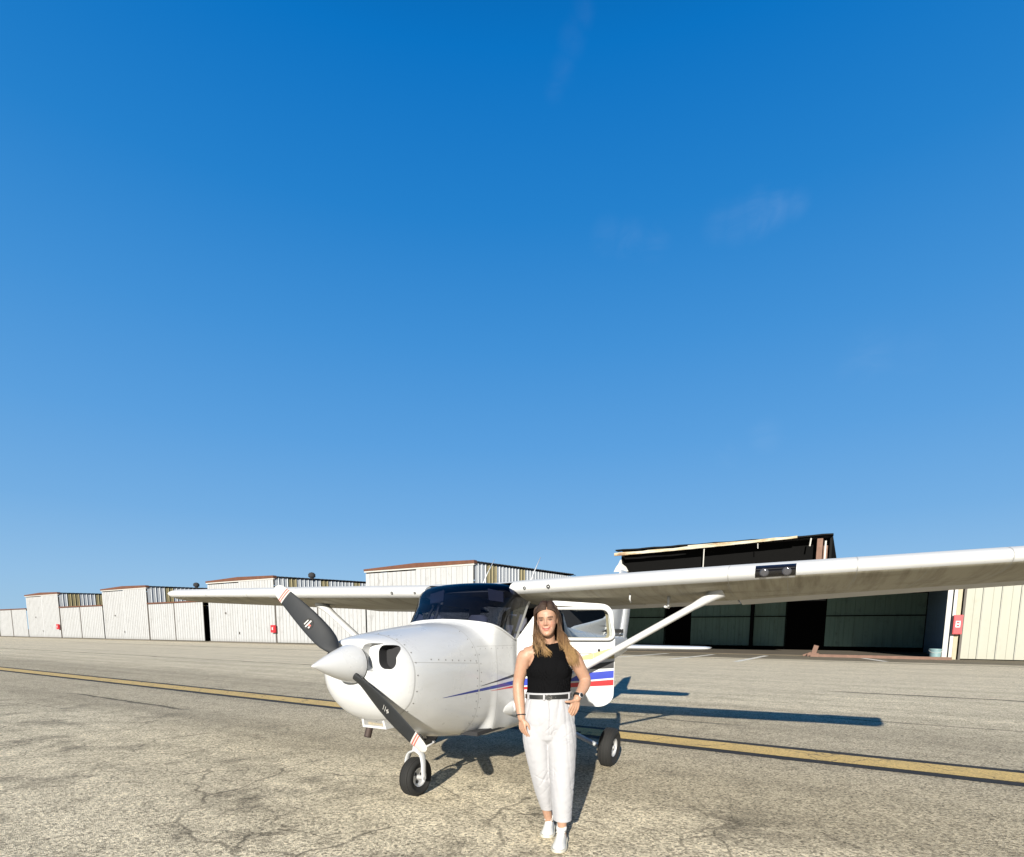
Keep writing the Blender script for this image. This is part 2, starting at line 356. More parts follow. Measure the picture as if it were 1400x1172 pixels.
X, Y, Z = Vector((1, 0, 0)), Vector((0, 1, 0)), Vector((0, 0, 1))
rng = random.Random(5)
def roof_vent(parent, x, y, z, r=.42):
    m = MB(); m.lathe([(0, r*.55), (.35, r*.55), (.36, r*.8), (.5, r), (.75, r), (.95, r*.7), (1.02, .05)], (x, y, z), (0, 0, 1), 16)
    for k in range(16):
        a = 2*math.pi*k/16; m.box(-.02, .02, r*.9, r*1.04, .42, .82, 0, Matrix.Translation((x, y, z)) @ Matrix.Rotation(a, 4, 'Z'))
    return m.obj('roof_vent', M_darkroof, parent)
TALLH, LOWH, DEPTH, RIDGE = 7.62, 5.3, 21.5, .75
def tall_hangar(s0, w, label, tanset, vent=None, ribw=.55):
    root = empty('tall_hangar', row(s0, FACADE), ROWROT); tag(root, label, 'hangar', 'tall hangar bays in the row')
    # two big sliding doors that make up the front
    for k in (0, 1):
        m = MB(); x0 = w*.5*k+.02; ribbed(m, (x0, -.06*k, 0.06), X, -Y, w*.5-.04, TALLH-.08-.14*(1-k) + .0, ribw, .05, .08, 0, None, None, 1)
        m.obj('sliding_door', [M_sheet, M_ribshade], root)
    m = MB(); m.box(w*.5-.34, w*.5-.26, -.16, -.09, 1.0, 1.32); m.obj('door_handle', M_seam, root)
    m = MB(); m.box(w*.27, w*.27+.22, -.10, -.06, 3.6, 3.82); m.obj('wall_plate', M_seam, root)
    m = MB(); m.box(-.08, w+.08, -.12, .1, TALLH-.04, TALLH+.10); m.obj('door_track_cover', M_trimw, root)
    m = MB(); m.add([(-.12, -.16, TALLH+.10), (w+.12, -.16, TALLH+.10), (w+.12, -.16, TALLH+.40), (w*.5, -.16, TALLH+.54), (-.12, -.16, TALLH+.30),
                     (-.12, .3, TALLH+.10), (w+.12, .3, TALLH+.10), (w+.12, .3, TALLH+.40), (w*.5, .3, TALLH+.54), (-.12, .3, TALLH+.30)],
                    [(0, 1, 2, 3, 4), (9, 8, 7, 6, 5), (0, 5, 6, 1), (1, 6, 7, 2), (2, 7, 8, 3), (3, 8, 9, 4), (4, 9, 5, 0)])
    m.obj('roof_fascia', M_rust, root)
    for x0, sg in ((0, -1), (w, 1)):
        m = MB(); ribbed(m, (x0, .1, 0), Y, X*sg, DEPTH, TALLH+.2, .62, .06, .12, 0, (tanset, 1), TALLH+RIDGE)
        m.obj('side_wall', [M_side, M_tan], root)
    m = MB(); n = 36
    secs = [[(x, .3+(DEPTH+.1)*i, TALLH+.30+(RIDGE-.05)*i+(.05 if k % 2 else .0)) for k, x in ((k, -.1+(w+.2)*k/n) for k in range(n+1))] for i in (0, 1)]
    lowr = [[(x, y, z-.08) for x, y, z in q] for q in secs]
    m.loft([secs[0], secs[1], lowr[1], lowr[0], secs[0]], 0, False, False)
    m.obj('roof', M_darkroof, root)
    m = MB()
    for k in range(35):       # eave edge of the roof sheets, seen above the side wall
        y = .35+k*.6; m.box(w-.05, w+.16, y, y+.42, TALLH+.24+RIDGE*y/DEPTH, TALLH+.34+RIDGE*y/DEPTH)
    m.obj('eave_trim', M_darkroof, root)
    m = MB(); m.box(0, w, DEPTH, DEPTH+.1, 0, TALLH+RIDGE); m.obj('rear_wall', M_side, root)
    m = MB(); m.box(-.05, w+.05, -.20, -.08, 0, .05); m.obj('door_rail', M_seam, root)
    if vent:
        for v in vent: roof_vent(root, *v)
    return root
def low_hangar(s0, w, label, gap=0.0, mat=None, rib=.6, panels=2, h=LOWH):
    root = empty('low_hangar', row(s0, FACADE), ROWROT); tag(root, label, 'hangar', 'low hangar bays in the row')
    ww = w-gap
    for k in range(panels):
        m = MB(); ribbed(m, (ww/panels*k+.05, -.05*(k % 2), .06), X, -Y, ww/panels-.1, h-.10, rib, .05, .08, 0, None, None, 1); m.obj('sliding_door', [mat or M_sheet, M_ribshade], root)
        m = MB(); m.box(ww/panels*k-.04, ww/panels*k+.07, -.14, .02, 0, h-.02); m.obj('door_post', M_seam, root)
    m = MB(); m.box(-.02, w+.02, -.18, .2, h-.02, h+.16); m.obj('roof_fascia', M_rust, root)
    m = MB(); m.add([(0, .2, h+.06), (w, .2, h+.06), (w, 12, h+.3), (0, 12, h+.3), (0, .2, h-.02), (w, .2, h-.02), (w, 12, h+.2), (0, 12, h+.2)], [(0, 1, 2, 3), (7, 6, 5, 4), (0, 4, 5, 1), (2, 6, 7, 3)])
    m.obj('roof', M_darkroof, root)
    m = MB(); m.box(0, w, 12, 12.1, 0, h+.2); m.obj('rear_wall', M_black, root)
    return root
low_hangar(-149.5, 14.8, 'low white hangar front at the left edge of the photo')
tall_hangar(-134.5, 14.6, 'farthest tall white hangar bay, with a red box by its right corner', {2, 3, 4, 9, 10}, None)
low_hangar(-119.7, 16.3, 'low white hangar front just right of the farthest red box, between two tall bays')
tall_hangar(-103.3, 14.2, 'tall white hangar bay left of the pale wing tip', {4, 5, 12, 13}, [(14.0, 7.5, 8.0)])
low_hangar(-89.0, 15.8, 'low white hangar front with a black open door gap, under the pale wing tip', gap=1.2)
tall_hangar(-73.2, 14.1, 'tall white hangar bay above the upper propeller blade', {3, 4, 11, 12, 20, 21}, [(14.0, 5.6, 7.9)])
low_hangar(-59.0, 15.2, 'low white hangar front behind the propeller and nose cowling')
tall_hangar(-43.75, 13.95, 'tall white hangar bay with striped side wall, rising behind the cockpit', {3, 4, 5, 13, 14}, None, .62)
low_hangar(-29.7, 7.6, 'low hangar front hidden in part behind the aircraft cabin', panels=1)

# open hangar on the right
oh = empty('open_hangar', row(-15.6, FACADE), ROWROT)
tag(oh, 'open dark hangar with a broken rusty roof beam and green inner walls', 'hangar')
W1, W2, ID = 14.2, 20.95, 13.5       # end of the tall part, end of the low part, depth
m = MB(); m.box(0, W1, .1, 20, 7.75, 7.9)
m.obj('roof', M_darkroof, oh)
m = MB(); m.box(W1, W2+.2, .0, ID+.1, 5.25, 5.4); m.box(W1, W2+.2, -.2, -.002, 5.1, 5.42); m.obj('low_roof', M_darkroof, oh)
m = MB(); m.box(-6.5, 0, 0, ID+.1, 5.25, 5.4); m.box(-6.5, -.01, -.2, -.002, 5.1, 5.42); m.box(-6.5, -6.4, .1, ID, 0, 5.25); m.obj('low_roof', M_darkroof, oh)
# roof edge: dark top edge, stained white beam that sags to the left
m = MB(); secs = []
for i in range(25):
    x = -.35+(W1+.5)*i/24; z = 7.86+.02*math.sin(i*1.7); secs.append([(x, -.5, z-.05), (x, -.5, z+.04), (x, .12, z+.06), (x, .12, z-.05)])
m.loft(secs); m.obj('roof_edge', M_frame, oh)
m = MB(); secs = []
for i in range(29):
    x = -.4+12.7*i/28; u = i/28; z = 7.42+.33*u-.04*math.sin(u*math.pi)+.006*math.sin(i*2.3); h = .22+.02*math.sin(i*1.1)-.06*u
    secs.append([(x, -.62, z), (x, -.62, z+h), (x, -.45, z+h), (x, -.45, z)])
m.loft(secs); m.obj('broken_beam', M_rustw, oh)
m = MB(); secs = []
for i in range(13):
    x = 5.2+6.4*i/12; z = 7.76+.002*i; secs.append([(x, -.56, z), (x, -.56, z+.06), (x, -.51, z+.06), (x, -.51, z)])
m.loft(secs); m.obj('upper_trim', M_rustw, oh)
m = MB(); m.prism([(-.45, -.5, 6.2), (.75, -.5, 6.2), (.55, -.5, 6.55), (.22, -.5, 6.8), (.16, -.5, 7.12), (.06, -.5, 7.10), (-.08, -.5, 6.8), (-.28, -.5, 6.55)], (0, .06, 0)); m.obj('torn_corner_sheet', M_trimw, oh)
m = MB(); m.box(W1-.75, W1-.42, -.12, .15, 4.7, 7.7); m.box(W1-.36, W1-.12, -.2, .1, 4.7, 7.2); m.obj('corner_post', M_brownsteel, oh)
m = MB(); m.box(W1-.30, W1-.20, -.24, -.205, 5.4, 7.5); m.obj('corner_flashing', M_trimw, oh)
m = MB(); m.box(W1-.02, W1+.12, -.1, ID, 4.7, 7.86); m.obj('upper_side_wall', M_frame, oh)
m = MB(); m.tube([(6.35, -.48, 7.5), (6.33, -.45, 6.2), (6.34, -.42, 5.6)], .04, 8); m.obj('hanging_cable', M_trimw, oh)
m = MB(); m.tube([(9.9, -.5, 7.6), (9.92, -.5, 7.25)], .03, 6); m.obj('loose_strip', M_trimw, oh)
m = MB(); m.tube([(13.1, -.4, 7.7), (13.05, -.4, 7.2)], .05, 6); m.obj('loose_strip', M_trimw, oh)
m = MB(); m.box(0.06, W1-.03, .6, .8, 3.7, 7.75); m.obj('sun_blocking_wall', M_black, oh)  # added black wall: keeps the sun out and makes the upper interior dark
m = MB(); m.box(-.1, .05, .2, 1.5, 4.6, 7.75); m.obj('left_inner_wall', M_frame, oh)
m = MB(); m.box(W2-.06, W2, .25, ID, 0, 5.25); m.obj('right_inner_wall', M_blue_in, oh)
m = MB(); m.add([(-6.4, .05, .05), (W2, .05, .05), (W2, ID, .05), (-6.4, ID, .05), (0, .05, -.1), (W2, .05, -.1)], [(0, 1, 2, 3), (0, 4, 5, 1)]); m.obj('floor', M_floor, oh)
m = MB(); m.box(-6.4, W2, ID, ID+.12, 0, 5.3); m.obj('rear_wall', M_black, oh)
# inner sheet walls with dark girts and posts, the gaps between them stay black
for (a, b, z0, z1) in ((-6.2, -.15, .35, 4.8), (2.37, 7.83, .35, 4.8), (8.08, 10.77, .35, 4.8), (13.87, 20.9, .4, 4.8)):
    m = MB(); ribbed(m, (a, ID-.12, z0), X, -Y, b-a, z1-z0, .72, .03, .05); m.obj('inner_wall_sheet', M_green, oh)
    m = MB(); m.box(a-.1, b+.1, ID-.30, ID-.20, 2.98, 3.07)
    for q in ((b-.07, b),): m.box(q[0], q[1], ID-.34, ID-.22, 0.05, 5.2)
    m.obj('wall_frame', M_frame, oh)
m = MB(); m.box(7.84, 8.05, ID-.5, ID-.3, .05, 5.2); m.obj('inner_post', M_frame, oh)
for k, (x0, x1) in enumerate(((W2-.42, W2-.18), (W2-.10, W2+.06))):
    m = MB(); m.box(x0, x1, -.22+.05*k, -.02, 0, 5.1); m.obj('door_post', M_trimw, oh)
m = MB(); m.box(W2+.08, W2+.28, -.1, .1, 0, 5.1); m.obj('door_jamb', simple('tan_jamb', (.33, .29, .2), .7), oh)
low_hangar(5.75, 16, 'cream ribbed hangar door at the right edge, beside the red box', mat=M_sheet2, rib=.82, panels=1)

# steel sill, debris, bucket at the open hangar
def prop_obj(name, build, mat, label, cat, s, n, z=0, parent=None):
    o = build.obj(name, mat); o.location = row(s, n, z); o.rotation_euler = (0, 0, ROWROT); return tag(o, label, cat)
m = MB(); m.box(0, 7.3, -.08, .08, 0, .12); m.box(0, 7.3, -.03, .03, .12, .17)
prop_obj('steel_rail', m, M_brownsteel, 'long rusty brown steel rail lying along the edge of the open hangar floor', 'rail', -2.0, FACADE-1.2)
m = MB(); m.box(-.3, .35, -.3, .3, 0, .22)
m.box(-.14, .14, -.2, .2, .1, .75, 0, Matrix.Rotation(.25, 4, 'Y')); m.box(-.5, .1, -.1, .1, .2, .32, 0, Matrix.Rotation(-.4, 4, 'Y')); m.box(.0, .6, -.22, -.1, .12, .24, 0, Matrix.Rotation(.3, 4, 'Y'))
prop_obj('scrap_pile', m, M_brownsteel, 'small heap of brown timber and scrap at the end of the steel rail', 'scrap', -1.9, FACADE-.6)
bk = empty('bucket', row(4.6, FACADE-.3), ROWROT); tag(bk, 'teal grey plastic bucket standing beside the white door posts', 'bucket')
m = MB(); m.lathe([(0, .25), (.02, .27), (.55, .31), (.56, .34), (.62, .34), (.63, .31), (.60, .29), (.1, .25)], (0, 0, 0), (0, 0, 1), 24); m.obj('body', simple('teal_plastic', (.16, .25, .26), .5, var=.25), bk, auto=40)
m = MB(); m.tube([(.33*math.cos(a), -.05-.25*math.sin(a), .56-.18*math.sin(a)) for a in [math.pi*k/10 for k in range(11)]], .012, 6); m.obj('handle', M_trimw, bk)
M_red = simple('red_enamel', (.50, .022, .03), .45, var=.15); M_wmark = simple('white_marking', (.75, .75, .72), .6)
for (s, lab, zz) in ((-120.5, 'red extinguisher cabinet on the farthest tall hangar bay', 1.5), (-59.5, 'red extinguisher cabinet just right of the upper propeller blade base', 1.25), (5.3, 'red extinguisher cabinet with white mark on the white door posts at right', 1.52)):
    near = s > 0; hh = 1.12 if near else .9; w = .42 if near else .75
    r = empty('extinguisher_cabinet', row(s, FACADE-.26, zz), ROWROT); tag(r, lab, 'cabinet', 'red extinguisher cabinets on the hangars')
    m = MB(); m.box(0, w, -.22, 0, 0, hh); m.obj('box', M_red, r)
    m = MB(); m.box(.03, w-.03, -.245, -.222, .04, hh-.04); d = m.obj('door', M_red, r)
    m = MB(); cx = w*.5; a = .07
    for z0 in (.36, .50, .64): m.box(cx-a, cx+a, -.250, -.2465, z0*hh, z0*hh+.05)
    m.box(cx-a, cx-a+.03, -.250, -.2465, .36*hh, .36*hh-.002+.0); m.box(cx-a-.035, cx-a-.003, -.250, -.2465, .36*hh, .69*hh); m.box(cx+a+.003, cx+a+.035, -.250, -.2465, .36*hh, .69*hh)
    m.obj('marking', M_wmark, d)
# ------------------------------------------------------------------ light aircraft (inches: x aft, y to its left, z up)
PL = empty('light_aircraft', (-0.7856, 5.2106, 0), 1.0948)
tag(PL, 'white high wing propeller plane with its left door standing open, parked on the ramp', 'airplane')
def P(x, y, z): return Vector((x*IN, -y*IN, z*IN))
def white_paint():
    t = NT('white_aircraft_paint'); o = t.co(); f = t.noise(o, 3.0, 4, .6); d = t.noise(o, 55.0, 3, .6); s = t.noise(t.mapping(o, scale=(2, 2, 9)), 2.0, 4, .65)
    c = t.mix(t.rng(s, .5, .78, 0, .35), (.47, .475, .475), (.40, .395, .37)); c = t.mix(t.rng(d, .68, .74, 0, .5), c, (.22, .20, .17))
    t.p(Base_Color=c, Roughness=t.rng(f, .3, .7, .24, .42), Coat_Weight=.35, Coat_Roughness=.1)
    t.bump(t.noise(o, 2.2, 2), .10, .03)
    return t.m
M_pl = white_paint()
M_plw = white_paint(); M_plw.name = 'white_wing_paint'
for k_, v_ in (('Coat Weight', 0.0), ('Specular IOR Level', .12)): M_plw.node_tree.nodes['Principled BSDF'].inputs[k_].default_value = v_
_b = M_plw.node_tree.nodes['Principled BSDF'].inputs['Roughness']; M_plw.node_tree.links.remove(_b.links[0]); _b.default_value = .6
def grime_shade_paint():      # oil and dirt streaks along the wing's underside; shade put into the darker base
    t = NT('grimy_shaded_underside'); o = t.co(); st = t.noise(t.mapping(o, scale=(.8, 9, 1)), 1.0, 5, .7); sp = t.noise(t.mapping(o, scale=(3, .7, 1)), 1.6, 5, .7)
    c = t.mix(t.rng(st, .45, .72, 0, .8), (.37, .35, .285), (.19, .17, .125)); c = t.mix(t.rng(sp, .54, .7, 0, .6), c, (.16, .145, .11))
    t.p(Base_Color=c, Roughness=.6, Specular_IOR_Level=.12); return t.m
M_grimeshade = grime_shade_paint()
M_line = simple('panel_seam_line', (.30, .30, .29), .6)
M_fast = simple('steel_fastener', (.18, .175, .165), .5)
M_navy = simple('navy_stripe', (.012, .028, .20), .35, coat=.3); M_stripe_b = simple('blue_stripe', (.012, .03, .30), .35, coat=.3); M_stripe_r = simple('red_stripe', (.45, .012, .016), .35, coat=.3)
M_stripe_k = simple('black_stripe', (.010, .010, .012), .35, coat=.3); M_gold = simple('gold_stripe', (.36, .27, .10), .4, coat=.2)
M_prop = simple('matte_black_blade', (.011, .0125, .014), .6, var=.35, scale=9)
M_tip = simple('white_blade_tip', (.42, .41, .39), .4); M_tipr = simple('red_blade_band', (.42, .10, .075), .45)
M_tyre = simple('black_rubber', (.007, .007, .0065), .85, var=.3, scale=12, bump=.15); M_alu = simple('brushed_aluminium', (.46, .46, .46), .42, .35, var=.2)
M_int = simple('dark_cabin_lining', (.016, .016, .018), .9); M_seat = simple('grey_leather_seat', (.36, .33, .31), .7, var=.2); M_beige = simple('beige_cabin_trim', (.33, .29, .20), .7)
M_rubber = simple('dark_seal', (.015, .015, .015), .8); M_exh = simple('rusty_exhaust_steel', (.05, .035, .03), .7, .4, var=.4)
M_visor = simple('dark_grey_visor', (.12, .11, .115), .8)
M_lampglass = simple('smoked_lamp_glass', (.10, .10, .11), .12, .5)
M_filter = simple('tan_air_filter', (.25, .215, .15), .95, var=.45, scale=60)
def glass(name, tint, refl=1.0, rough=.02):
    m = bpy.data.materials.new(name); m.use_nodes = True; t = m.node_tree; t.nodes.clear()
    o = t.nodes.new('ShaderNodeOutputMaterial'); tr = t.nodes.new('ShaderNodeBsdfTransparent'); tr.inputs[0].default_value = (*tint, 1)
    gl = t.nodes.new('ShaderNodeBsdfGlossy'); gl.inputs['Roughness'].default_value = rough; fr = t.nodes.new('ShaderNodeFresnel'); fr.inputs[0].default_value = 1.5
    mu = t.nodes.new('ShaderNodeMath'); mu.operation = 'MULTIPLY'; mu.inputs[1].default_value = refl
    mi = t.nodes.new('ShaderNodeMixShader'); t.links.new(fr.outputs[0], mu.inputs[0]); t.links.new(mu.outputs[0], mi.inputs[0]); t.links.new(tr.outputs[0], mi.inputs[1]); t.links.new(gl.outputs[0], mi.inputs[2]); t.links.new(mi.outputs[0], o.inputs[0])
    return m
M_glass = glass('tinted_windshield', (.24, .27, .37)); M_glass2 = glass('clear_side_glass', (.80, .82, .80), .8)

# ---- fuselage sections
def sup(w, zm, zt, zb, nt_, nb):
    pts = []
    for a in (-90, -66, -43, -20, 6, 30, 52, 71, 90):
        c, s = math.cos(R(a)), math.sin(R(a)); n = nt_ if s > 0 else nb; h = (zt-zm) if s > 0 else (zm-zb)
        pts.append((w*abs(c)**(2/n) if abs(c) > 1e-6 else 0.0, zm+math.copysign(h*abs(s)**(2/n), s)))
    return pts
ST = {
 -40.0: sup(8, 49.5, 57.2, 42.5, 2, 2), -39.4: sup(11.5, 48.5, 57.5, 39.3, 2.1, 2.1), -38.2: sup(14.2, 47.5, 57.8, 36.6, 2.15, 2.2), -36.0: sup(16.6, 46.5, 58.3, 33.6, 2.2, 2.25),
 -33.0: sup(18.1, 45.7, 58.9, 31.2, 2.25, 2.3), -28.0: sup(19.2, 45, 59.6, 28.6, 2.3, 2.35), -20.0: sup(20.2, 44.5, 60.7, 25.2, 2.35, 2.5),
 -10.0: sup(20.9, 44.3, 61.9, 22.2, 2.4, 2.6), 0.0: sup(21.4, 44, 62.8, 20.3, 2.45, 2.8), 7.0: sup(21.7, 44, 63.4, 19.4, 2.5, 3.0),
 8.4: sup(21.75, 44, 64.0, 19.3, 2.5, 3.0),
 13.0: [(0, 19.1), (13, 19.5), (19.2, 22), (21.6, 32), (22, 45), (21.0, 56.5), (19.3, 62.5), (14.5, 66.8), (0, 68.6)],
 18.0: [(0, 18.9), (13, 19.3), (19.3, 22), (21.7, 32), (22.1, 45), (21.6, 57), (20.7, 65), (17.0, 71.0), (0, 73.4)],
 27.0: [(0, 18.8), (14, 19), (20, 22), (22, 32), (22.4, 45), (21.9, 57), (22.1, 68), (21.4, 77.2), (0, 79.5)],
 45.0: [(0, 18.8), (14, 19), (20, 22), (22, 32), (22.4, 45), (22, 58), (22.1, 70), (21.4, 78.0), (0, 80.2)],
 66.0: [(0, 20), (14, 20.3), (20, 23.5), (22, 33), (22.3, 45), (21.5, 58), (20.5, 70), (18.8, 76.5), (0, 79)],
 90.0: [(0, 23), (12, 23.5), (17, 27), (19.5, 36), (20, 46), (19, 56), (17.5, 65), (15, 71), (0, 74.5)],
 112.0: [(0, 27), (9, 27.5), (13.5, 31), (16, 38), (16.5, 46), (15.5, 54), (13, 59.5), (9, 63), (0, 65)],
 150.0: [(0, 32), (7, 32.5), (10.5, 35.5), (12.2, 41), (12.5, 47), (11.5, 53), (9.5, 57), (6.5, 60), (0, 61.5)],
 200.0: [(0, 37.5), (4.5, 38), (7, 40), (8.2, 44), (8.4, 48), (7.8, 52.5), (6.5, 55.5), (4.5, 57.5), (0, 58.5)],
 250.0: [(0, 42.5), (1.8, 43), (2.8, 44.5), (3.2, 47), (3.2, 49.5), (3, 52), (2.5, 54.5), (1.7, 56), (0, 57)],
 268.0: [(0, 45), (.7, 45.3), (1.1, 46), (1.3, 47.5), (1.3, 49.5), (1.2, 51.5), (1.0, 53.5), (.7, 55), (0, 55.6)]}
SX = sorted(ST); SEGM = 7
def section(x):
    """closed ring of (y, z), bottom centre -> left side -> top centre -> right side"""
    h = [(pchip(SX, [ST[q][i][0] for q in SX], x), pchip(SX, [ST[q][i][1] for q in SX], x)) for i in range(9)]
    full = h + [(-y, z) for y, z in h[-2:0:-1]]
    return [(p.x, p.y) for p in catmull([(y, z, 0) for y, z in full], SEGM, True)]
_sec = {}
def side_pt(x, z, off=0.0, sg=1):
    """point of the fuselage skin on its side at station x and height z"""
    k = round(x, 2)
    if k not in _sec: _sec[k] = section(x)
    r = _sec[k]; n = len(r)//2
    for i in range(4, n):
        (y0, z0), (y1, z1) = r[i], r[i+1]
        if z0 <= z <= z1 and z1 > z0:
            t = (z-z0)/(z1-z0); y = y0+(y1-y0)*t; d = Vector((z1-z0, -(y1-y0))).normalized()
            return P(x, sg*(y+d.x*off), z+d.y*off)
    return P(x, 0, z)
def ring_pt(x, u, off=0.0):
    """u in 0..1 round the section"""
    k = round(x, 2)
    if k not in _sec: _sec[k] = section(x)
    r = _sec[k]; n = len(r); f = (u % 1)*n; i = int(f) % n; t = f-int(f)
    (y0, z0), (y1, z1) = r[i], r[(i+1) % n]; d = Vector((z1-z0, -(y1-y0))); d = d.normalized() if d.length > 1e-6 else Vector((0, 0))
    return P(x, y0+(y1-y0)*t+d.x*off, z0+(z1-z0)*t+d.y*off)
def ribbon(m, lo, hi, mi):
    n = len(lo); m.add(lo+hi, [(i, i+1, n+i+1, n+i) for i in range(n-1)], mi)
def band(m, x0, x1, zlo, zhi, mi, off=.07, N=30, rows=4, sg=1):
    """a stripe on the skin between two height functions"""
    g = [[side_pt(x0+(x1-x0)*i/N, zlo(x0+(x1-x0)*i/N)+(zhi(x0+(x1-x0)*i/N)-zlo(x0+(x1-x0)*i/N))*j/rows, off, sg) for i in range(N+1)] for j in range(rows+1)]
    for j in range(rows): ribbon(m, g[j], g[j+1], mi)
def seam_ring(m, x, mi, w=.16, off=.03, u0=0.0, u1=1.0, N=112):
    lo = [ring_pt(x-w/2, u0+(u1-u0)*i/N, off) for i in range(N+1)]; hi = [ring_pt(x+w/2, u0+(u1-u0)*i/N, off) for i in range(N+1)]
    ribbon(m, lo, hi, mi)
def seam_line(m, x0, x1, z, mi, w=.14, sg=1, z1=None):
    z1 = z if z1 is None else z1
    band(m, x0, x1, lambda x: z+(z1-z)*(x-x0)/(x1-x0)-w/2, lambda x: z+(z1-z)*(x-x0)/(x1-x0)+w/2, mi, .03, 24, 1, sg)
def fastener(m, c, nrm, r, mi):
    nrm = nrm.normalized(); a = nrm.orthogonal().normalized(); b = nrm.cross(a)
    ring = [c+a*math.cos(k*math.pi/4)*r*IN+b*math.sin(k*math.pi/4)*r*IN for k in range(8)]; top = [q+nrm*.06*IN for q in ring]
    m.add(ring+top, [(i, (i+1) % 8, 8+(i+1) % 8, 8+i) for i in range(8)]+[tuple(range(8, 16))], mi)
def ring_fast(m, x, u, r=.33, mi=2):
    c = ring_pt(x, u, .02); n = (ring_pt(x, u+.004)-ring_pt(x, u-.004)).cross(ring_pt(x+.3, u)-ring_pt(x-.3, u)); ctr = P(x, 0, 45)
    if n.dot(c-ctr) < 0: n = -n
    fastener(m, c, n, r, mi)
def side_fast(m, x, z, r=.3, mi=2, sg=1):
    c = side_pt(x, z, .02, sg); n = Vector((0, -sg, .15)); fastener(m, c, n, r, mi)

# ---- nose bowl with real inlets
def apply_bool(o, cutters):
    for c in cutters:
        md = o.modifiers.new('b', 'BOOLEAN'); md.operation = 'DIFFERENCE'; md.object = c; md.solver = 'EXACT'; md.material_mode = 'TRANSFER'
    me = evaluated(o); o.modifiers.clear(); o.data = me
    for c in cutters: bpy.data.objects.remove(c)
def loft_fus(xs): return [[P(x, y, z) for y, z in section(x)] for x in xs]
m = MB(); m.loft(loft_fus([-40, -39.8, -39.4, -38.8, -38.2, -37.2, -36, -35, -34, -33.4, -33.05]))
bowl = m.obj('nose_bowl', [M_pl, M_int, M_filter], PL)
M_pl_in = M_pl
def rbox(y0, y1, z0, z1, x0, x1, r, mat, taper=0.0):
    m = MB(); ring = []
    for (cy, cz, a0) in ((y1-r, z1-r, 0), (y0+r, z1-r, 90), (y0+r, z0+r, 180), (y1-r, z0+r, 270)):
        for k in range(7):
            a = R(a0+15*k); ring.append((cy+r*math.cos(a), cz+r*math.sin(a)))
    cy, cz = (y0+y1)/2, (z0+z1)/2
    m.loft([[P(x0, y, z) for y, z in ring], [P(x1, cy+(y-cy)*(1-taper), cz+(z-cz)*(1-taper)) for y, z in ring]])
    return m.obj('cutter', mat, PL)
cut = []
for sg in (1, -1):
    a, b = (3.0, 15.6) if sg > 0 else (-15.6, -3.0)
    cut.append(rbox(a, b, 47.2, 56.6, -45, -37.0, 3.4, M_pl, .12))
    a, b = (7.6, 14.4) if sg > 0 else (-14.4, -7.6)
    cut.append(rbox(a, b, 48.2, 55.6, -46, -33.3, 2.6, M_int))
apply_bool(bowl, cut); bowl.data.shade_smooth(); bowl.data.set_sharp_from_angle(angle=R(32))
for sg in (1, -1):      # engine baffle and cylinder seen inside the inlets
    m = MB(); m.box(-32.6*IN, -32.0*IN, (-sg*12.4-1.6)*IN, (-sg*12.4+1.6)*IN, 48.3*IN, 50.6*IN)
    m.lathe([(0, .008), (.01, .012), (.02, .008)], P(-32.2, sg*11, 52.2), (-1, 0, 0), 10)
    m.obj('engine_baffle', M_alu, PL, auto=40)
# ---- engine cowling
m = MB(); xs = [-33+33*i/33 for i in range(34)]
m.loft(loft_fus(xs), 0, True, False)
seam_ring(m, -32.8, 1, .22); seam_line(m, -32.6, -.2, 50.3, 1, .16, 1, 48.6); seam_line(m, -32.6, -.2, 50.3, 1, .16, -1, 48.6)
for k in range(26): ring_fast(m, -31.8, k/26+.01, .26)
for k in range(8): side_fast(m, -25+3.4*k, 50.3-1.7*(2.5+3.4*k)/28+.75, .27)
for k in range(14): side_fast(m, -.9, 24+2.75*k, .24)
def zsw(x): return 38.1+3.3*((x+20.2)/47.8)**1.0
band(m, -20.2, -.05, lambda x: 38.05+.8*(x+20.2)/48, lambda x: 38.12+2.5*((x+20.2)/48)**.9, 3, .07)
cowl = m.obj('cowling', [M_pl, M_line, M_fast, M_navy, M_stripe_r], PL, auto=50)
# lower air filter box on the chin
m = MB(); xo = lambda z: -28.4-(z-30.6)*.25
o4 = [(-4.0, 28.9), (4.2, 28.9), (3.7, 33.6), (-3.6, 33.6)]; of = [(-4.9, 28.1), (5.1, 28.1), (4.5, 34.4), (-4.4, 34.4)]
outer_f = [P(xo(z)-3.6, y, z) for y, z in of]; outer_b = [P(-25, y, z) for y, z in of]
inner_f = [P(xo(z)-3.6, y, z) for y, z in o4]; inner_b = [P(xo(z)-1.6, y, z) for y, z in o4]
v = outer_f+outer_b+inner_f+inner_b
f = [(i, (i+1) % 4, 4+(i+1) % 4, 4+i) for i in range(4)]+[(i, 8+i, 8+(i+1) % 4, (i+1) % 4) for i in range(4)]+[(8+i, 12+i, 12+(i+1) % 4, 8+(i+1) % 4) for i in range(4)]
m.add(v, f, 0); m.add(inner_b, [(0, 1, 2, 3)], 1)
m.obj('air_filter_box', [M_pl, M_filter], PL)
# exhaust, breather
m = MB(); m.lathe([(0, .9*IN), (.0, 1.25*IN), (7.8*IN, 1.25*IN), (7.8*IN, 1.05*IN), (1.5*IN, 1.0*IN)], P(-22.5, -8.5, 30.5), (P(-25.8, -8.5, 22.2)-P(-22.5, -8.5, 30.5)).normalized(), 18)
m.obj('exhaust_pipe', M_exh, PL, auto=40)
m = MB(); m.loft([[P(-14+a*1.2, 4+2.2*math.cos(R(k*30)), z+1.0*math.sin(R(k*30))) for k in range(12)] for a, z in ((0, 23), (2, 20.6), (5, 20))]); m.obj('cowl_outlet', M_rubber, PL)

